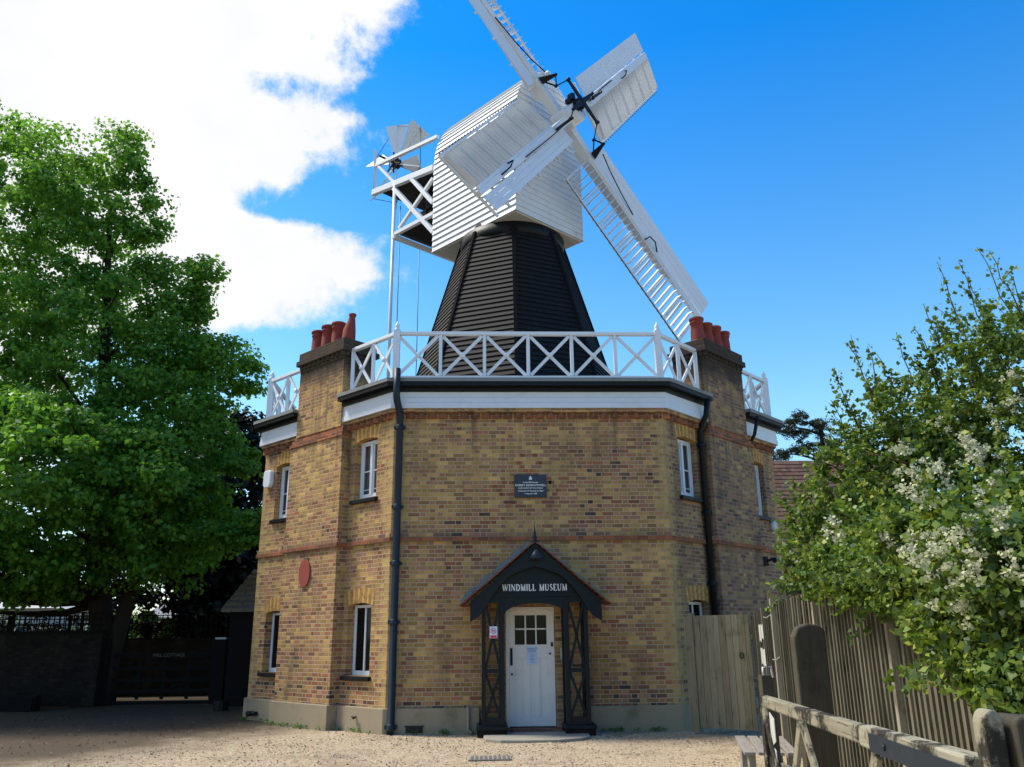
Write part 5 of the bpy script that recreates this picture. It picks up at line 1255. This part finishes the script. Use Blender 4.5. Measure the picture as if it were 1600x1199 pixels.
OB = thing('outbuilding', (-7.0, 8.5, 0), 'dark timber outbuilding with mossy stone tiled roof left of the windmill', 'outbuilding')
m = MB()
for i in range(18):
    z_ = .0+i*.13; m.hexa([(-7.55, 7.0, z_), (-5.9, 7.0, z_), (-5.9, 6.97, z_), (-7.55, 6.97, z_), (-7.55, 7.0, z_+.13), (-5.9, 7.0, z_+.13), (-5.9, 6.99, z_+.13), (-7.55, 6.99, z_+.13)])
m.abox(-7.55, -5.9, 7.0, 9.6, 0, 2.34); m.build('wall', 'dark_wood', OB)
m = MB(); rows = 8
for r_ in range(rows):
    f0, f1 = r_/rows, (r_+1)/rows; x = -7.75+.30*f0+random.uniform(-.05, .05)
    y0_, z0_ = 6.75+1.5*f0, 2.30+1.15*f0; y1_, z1_ = 6.75+1.5*(f1+.03), 2.30+1.15*(f1+.03)
    x = -7.75+.40*f0
    while x < -5.95:
        w_ = random.uniform(.14, .34); xe = min(x+w_, -5.93); e = random.uniform(-.012, .012)
        if xe-x > .02: m.hexa([(x+.006, y0_-e, z0_), (xe-.006, y0_-e, z0_), (xe-.006, y1_, z1_), (x+.006, y1_, z1_), (x+.006, y0_-e-.02, z0_+.085+e), (xe-.006, y0_-e-.02, z0_+.085-e), (xe-.006, y1_-.01, z1_+.015), (x+.006, y1_-.01, z1_+.015)])
        x += w_
m.build('roof', 'stone_tile', OB)
# far pale bungalows seen under the lime
for (x_, y_, w_, hz, hr, mt, lab) in ((-21.9, 42, 3.0, 2.9, 4.5, 'slate_tile', 'distant bungalow with grey slate roof beyond the trellis'), (-31.5, 40, 5.5, 3.6, 4.2, 'shed_render', 'distant low pale roofed building at the far left beyond the wall')):
    t_ = thing('bungalow', (x_, y_, 0), lab, 'house'); wl = MB(); wl.abox(x_-w_/2, x_+w_/2, y_, y_+7, 0, hz); wo = wl.build('wall', 'shed_render', t_)
    r_ = MB(); e = .4
    p = [V(x_-w_/2-e, y_-e, hz), V(x_+w_/2+e, y_-e, hz), V(x_+w_/2+e, y_+7+e, hz), V(x_-w_/2-e, y_+7+e, hz)]; a_, b_ = V(x_-w_/4, y_+3.5, hr), V(x_+w_/4, y_+3.5, hr)
    r_.face([p[0], p[1], b_, a_]); r_.face([p[1], p[2], b_]); r_.face([p[2], p[3], a_, b_]); r_.face([p[3], p[0], a_]); r_.face([p[3], p[2], p[1], p[0]]); r_.build('roof', mt, t_)
    for q in (-.25, .25):
        g = MB(); g.abox(x_+w_*q-.6, x_+w_*q+.6, y_-.05, y_-.005, 1, 2.2); g.build('window', 'dark_glass', t_)
# shrubs beyond the trellis
random.seed(31)
for i_, (xa_, xb_, ht_, lab) in enumerate(((-25, -13.6, 2.45, 'dark clipped hedge rising over the trellis at the far left'), (-12.6, -10.8, 2.3, 'dark hedge behind the trellis right beside the lime trunk'))):
    t_ = thing('hedge', ((xa_+xb_)/2, 12, 0), lab, 'hedge'); pos, nor, cl = crown_points([((xx, 12, ht_*.5), (1.0, .6, ht_*.55), 1) for xx in np.arange(xa_, xb_, .8)], 60*int(xb_-xa_), 40, .28, .5)
    leaf_mesh('foliage', pos, nor, .11, 'yew_leaf' if i_ == 0 else 'shrub_leaf', t_); m = MB(); m.tube([((xa_+xb_)/2, 12, 0), ((xa_+xb_)/2, 12, ht_*.6)], .06, 6); m.build('stem', 'bark', t_)
shr = [(-22, 13, 1.7, 'dull green shrub beyond the trellis at the far left'), (-18.6, 14.5, 2.3, 'leafy shrub rising behind the dark hedge left of the lime trunk'), (-12.6, 16, 1.7, 'yellow green bush beyond the trellis right of the lime trunk'), (-14.8, 17, 1.9, 'light green bush beyond the trellis under the slate roof')]
for x_, y_, h_, lab in shr:
    t_ = thing('shrub', (x_, y_, 0), lab, 'shrub'); m = MB(); m.tube([(x_, y_, 0), (x_, y_, h_)], [.06, .02], 6); m.build('stem', 'bark', t_)
    pos, nor, cl = crown_points([((x_, y_, h_*.75), (1.7, .9, h_*.65), 1)], 110, 40, .3, .3); leaf_mesh('foliage', pos, nor, .10, 'shrub_leaf', t_)

# ------------------------------------------------------------------ right background house
HS = thing('tiled_house', (13, 14, 0), 'brown tiled house with red brick band behind the right of the windmill', 'house')
m = MB(); m.abox(8.2, 22, 13.2, 20, 0, 3.98); m.build('wall', 'red_brick', HS)
m = MB(); rows = 24; ya, za, yb_, zb_ = 12.6, 3.92, 16.4, 8.2
random.seed(2)
for r_ in range(rows):
    f0, f1 = r_/rows, (r_+1.12)/rows; x = 8.0
    y0_, z0_, y1_, z1_ = ya+(yb_-ya)*f0, za+(zb_-za)*f0, ya+(yb_-ya)*f1, za+(zb_-za)*f1; off = .08*(r_ % 2)
    while x < 16:
        a, b = x+off, x+off+.16
        e = random.uniform(0, .012); m.hexa([(a, y0_, z0_), (b, y0_, z0_), (b, y1_, z1_), (a, y1_, z1_), (a, y0_-.02, z0_+.035+e), (b, y0_-.02, z0_+.035+e), (b, y1_-.01, z1_+.01), (a, y1_-.01, z1_+.01)]); x += .165
m.build('roof', 'old_roof_tile', HS)
m = MB(); m.abox(8.0, 22, 12.45, 12.6, 3.82, 3.94); m.build('gutter', 'black_paint', HS)
m = MB(); m.abox(8.4, 22, 12.6, 13.2, 3.86, 3.95); m.build('eaves_board', 'dark_wood', HS)
m = MB()     # pantiled lean-to below
rows = 9
for r_ in range(rows):
    f0, f1 = r_/rows, (r_+1.1)/rows; z0_, z1_ = 2.15+1.1*f0, 2.15+1.1*f1; y0_, y1_ = 11.0+2.15*f0, 11.0+2.15*f1; x = 8.0
    while x < 15:
        n_ = 6; pr = [(x+.26*i/n_, .035*math.sin(2*PI*i/n_)) for i in range(n_+1)]; base = len(m.v)
        for i in range(n_):
            (xa, ha), (xb, hb) = pr[i], pr[i+1]
            m.face([(xa, y0_-.02, z0_+ha+.03), (xb, y0_-.02, z0_+hb+.03), (xb, y1_, z1_+hb), (xa, y1_, z1_+ha)])
            m.face([(xa, y0_-.02, z0_+ha), (xb, y0_-.02, z0_+hb), (xb, y0_-.02, z0_+hb+.03), (xa, y0_-.02, z0_+ha+.03)])
        x += .26
m.build('pantile_roof', 'old_roof_tile', HS, fix=False)
m = MB(); m.abox(8.1, 15, 11.15, 13.2, 0, 2.2); m.build('wall', 'red_brick', HS)

# background belt of trees so the horizon is not bare (mostly hidden)
bt = [(-40, 60, 5), (-33, 62, 4), (-22, 60, 4.4), (26, 40, 7), (34, 38, 6)]
for i, (x_, y_, h_) in enumerate(bt):
    t_ = thing('distant_tree', (x_, y_, 0), ['hazy green tree far left beyond the pale roofed building', 'rounded green tree behind the slate bungalow', 'low green tree far beyond the cottage gate', 'green tree behind the tiled house at the far right', 'tall green tree at the far right beyond the hawthorn'][i], 'tree')
    m = MB(); m.tube([(x_, y_, 0), (x_, y_, h_*.6)], [.3, .1], 8); m.build('trunk', 'bark', t_)
    pos, nor, cl = crown_points([((x_, y_, h_*.55), (4, 2.5, h_*.45), 1)], 120, 40, .8, .4); leaf_mesh('crown', pos, nor, .35, 'shrub_leaf', t_)
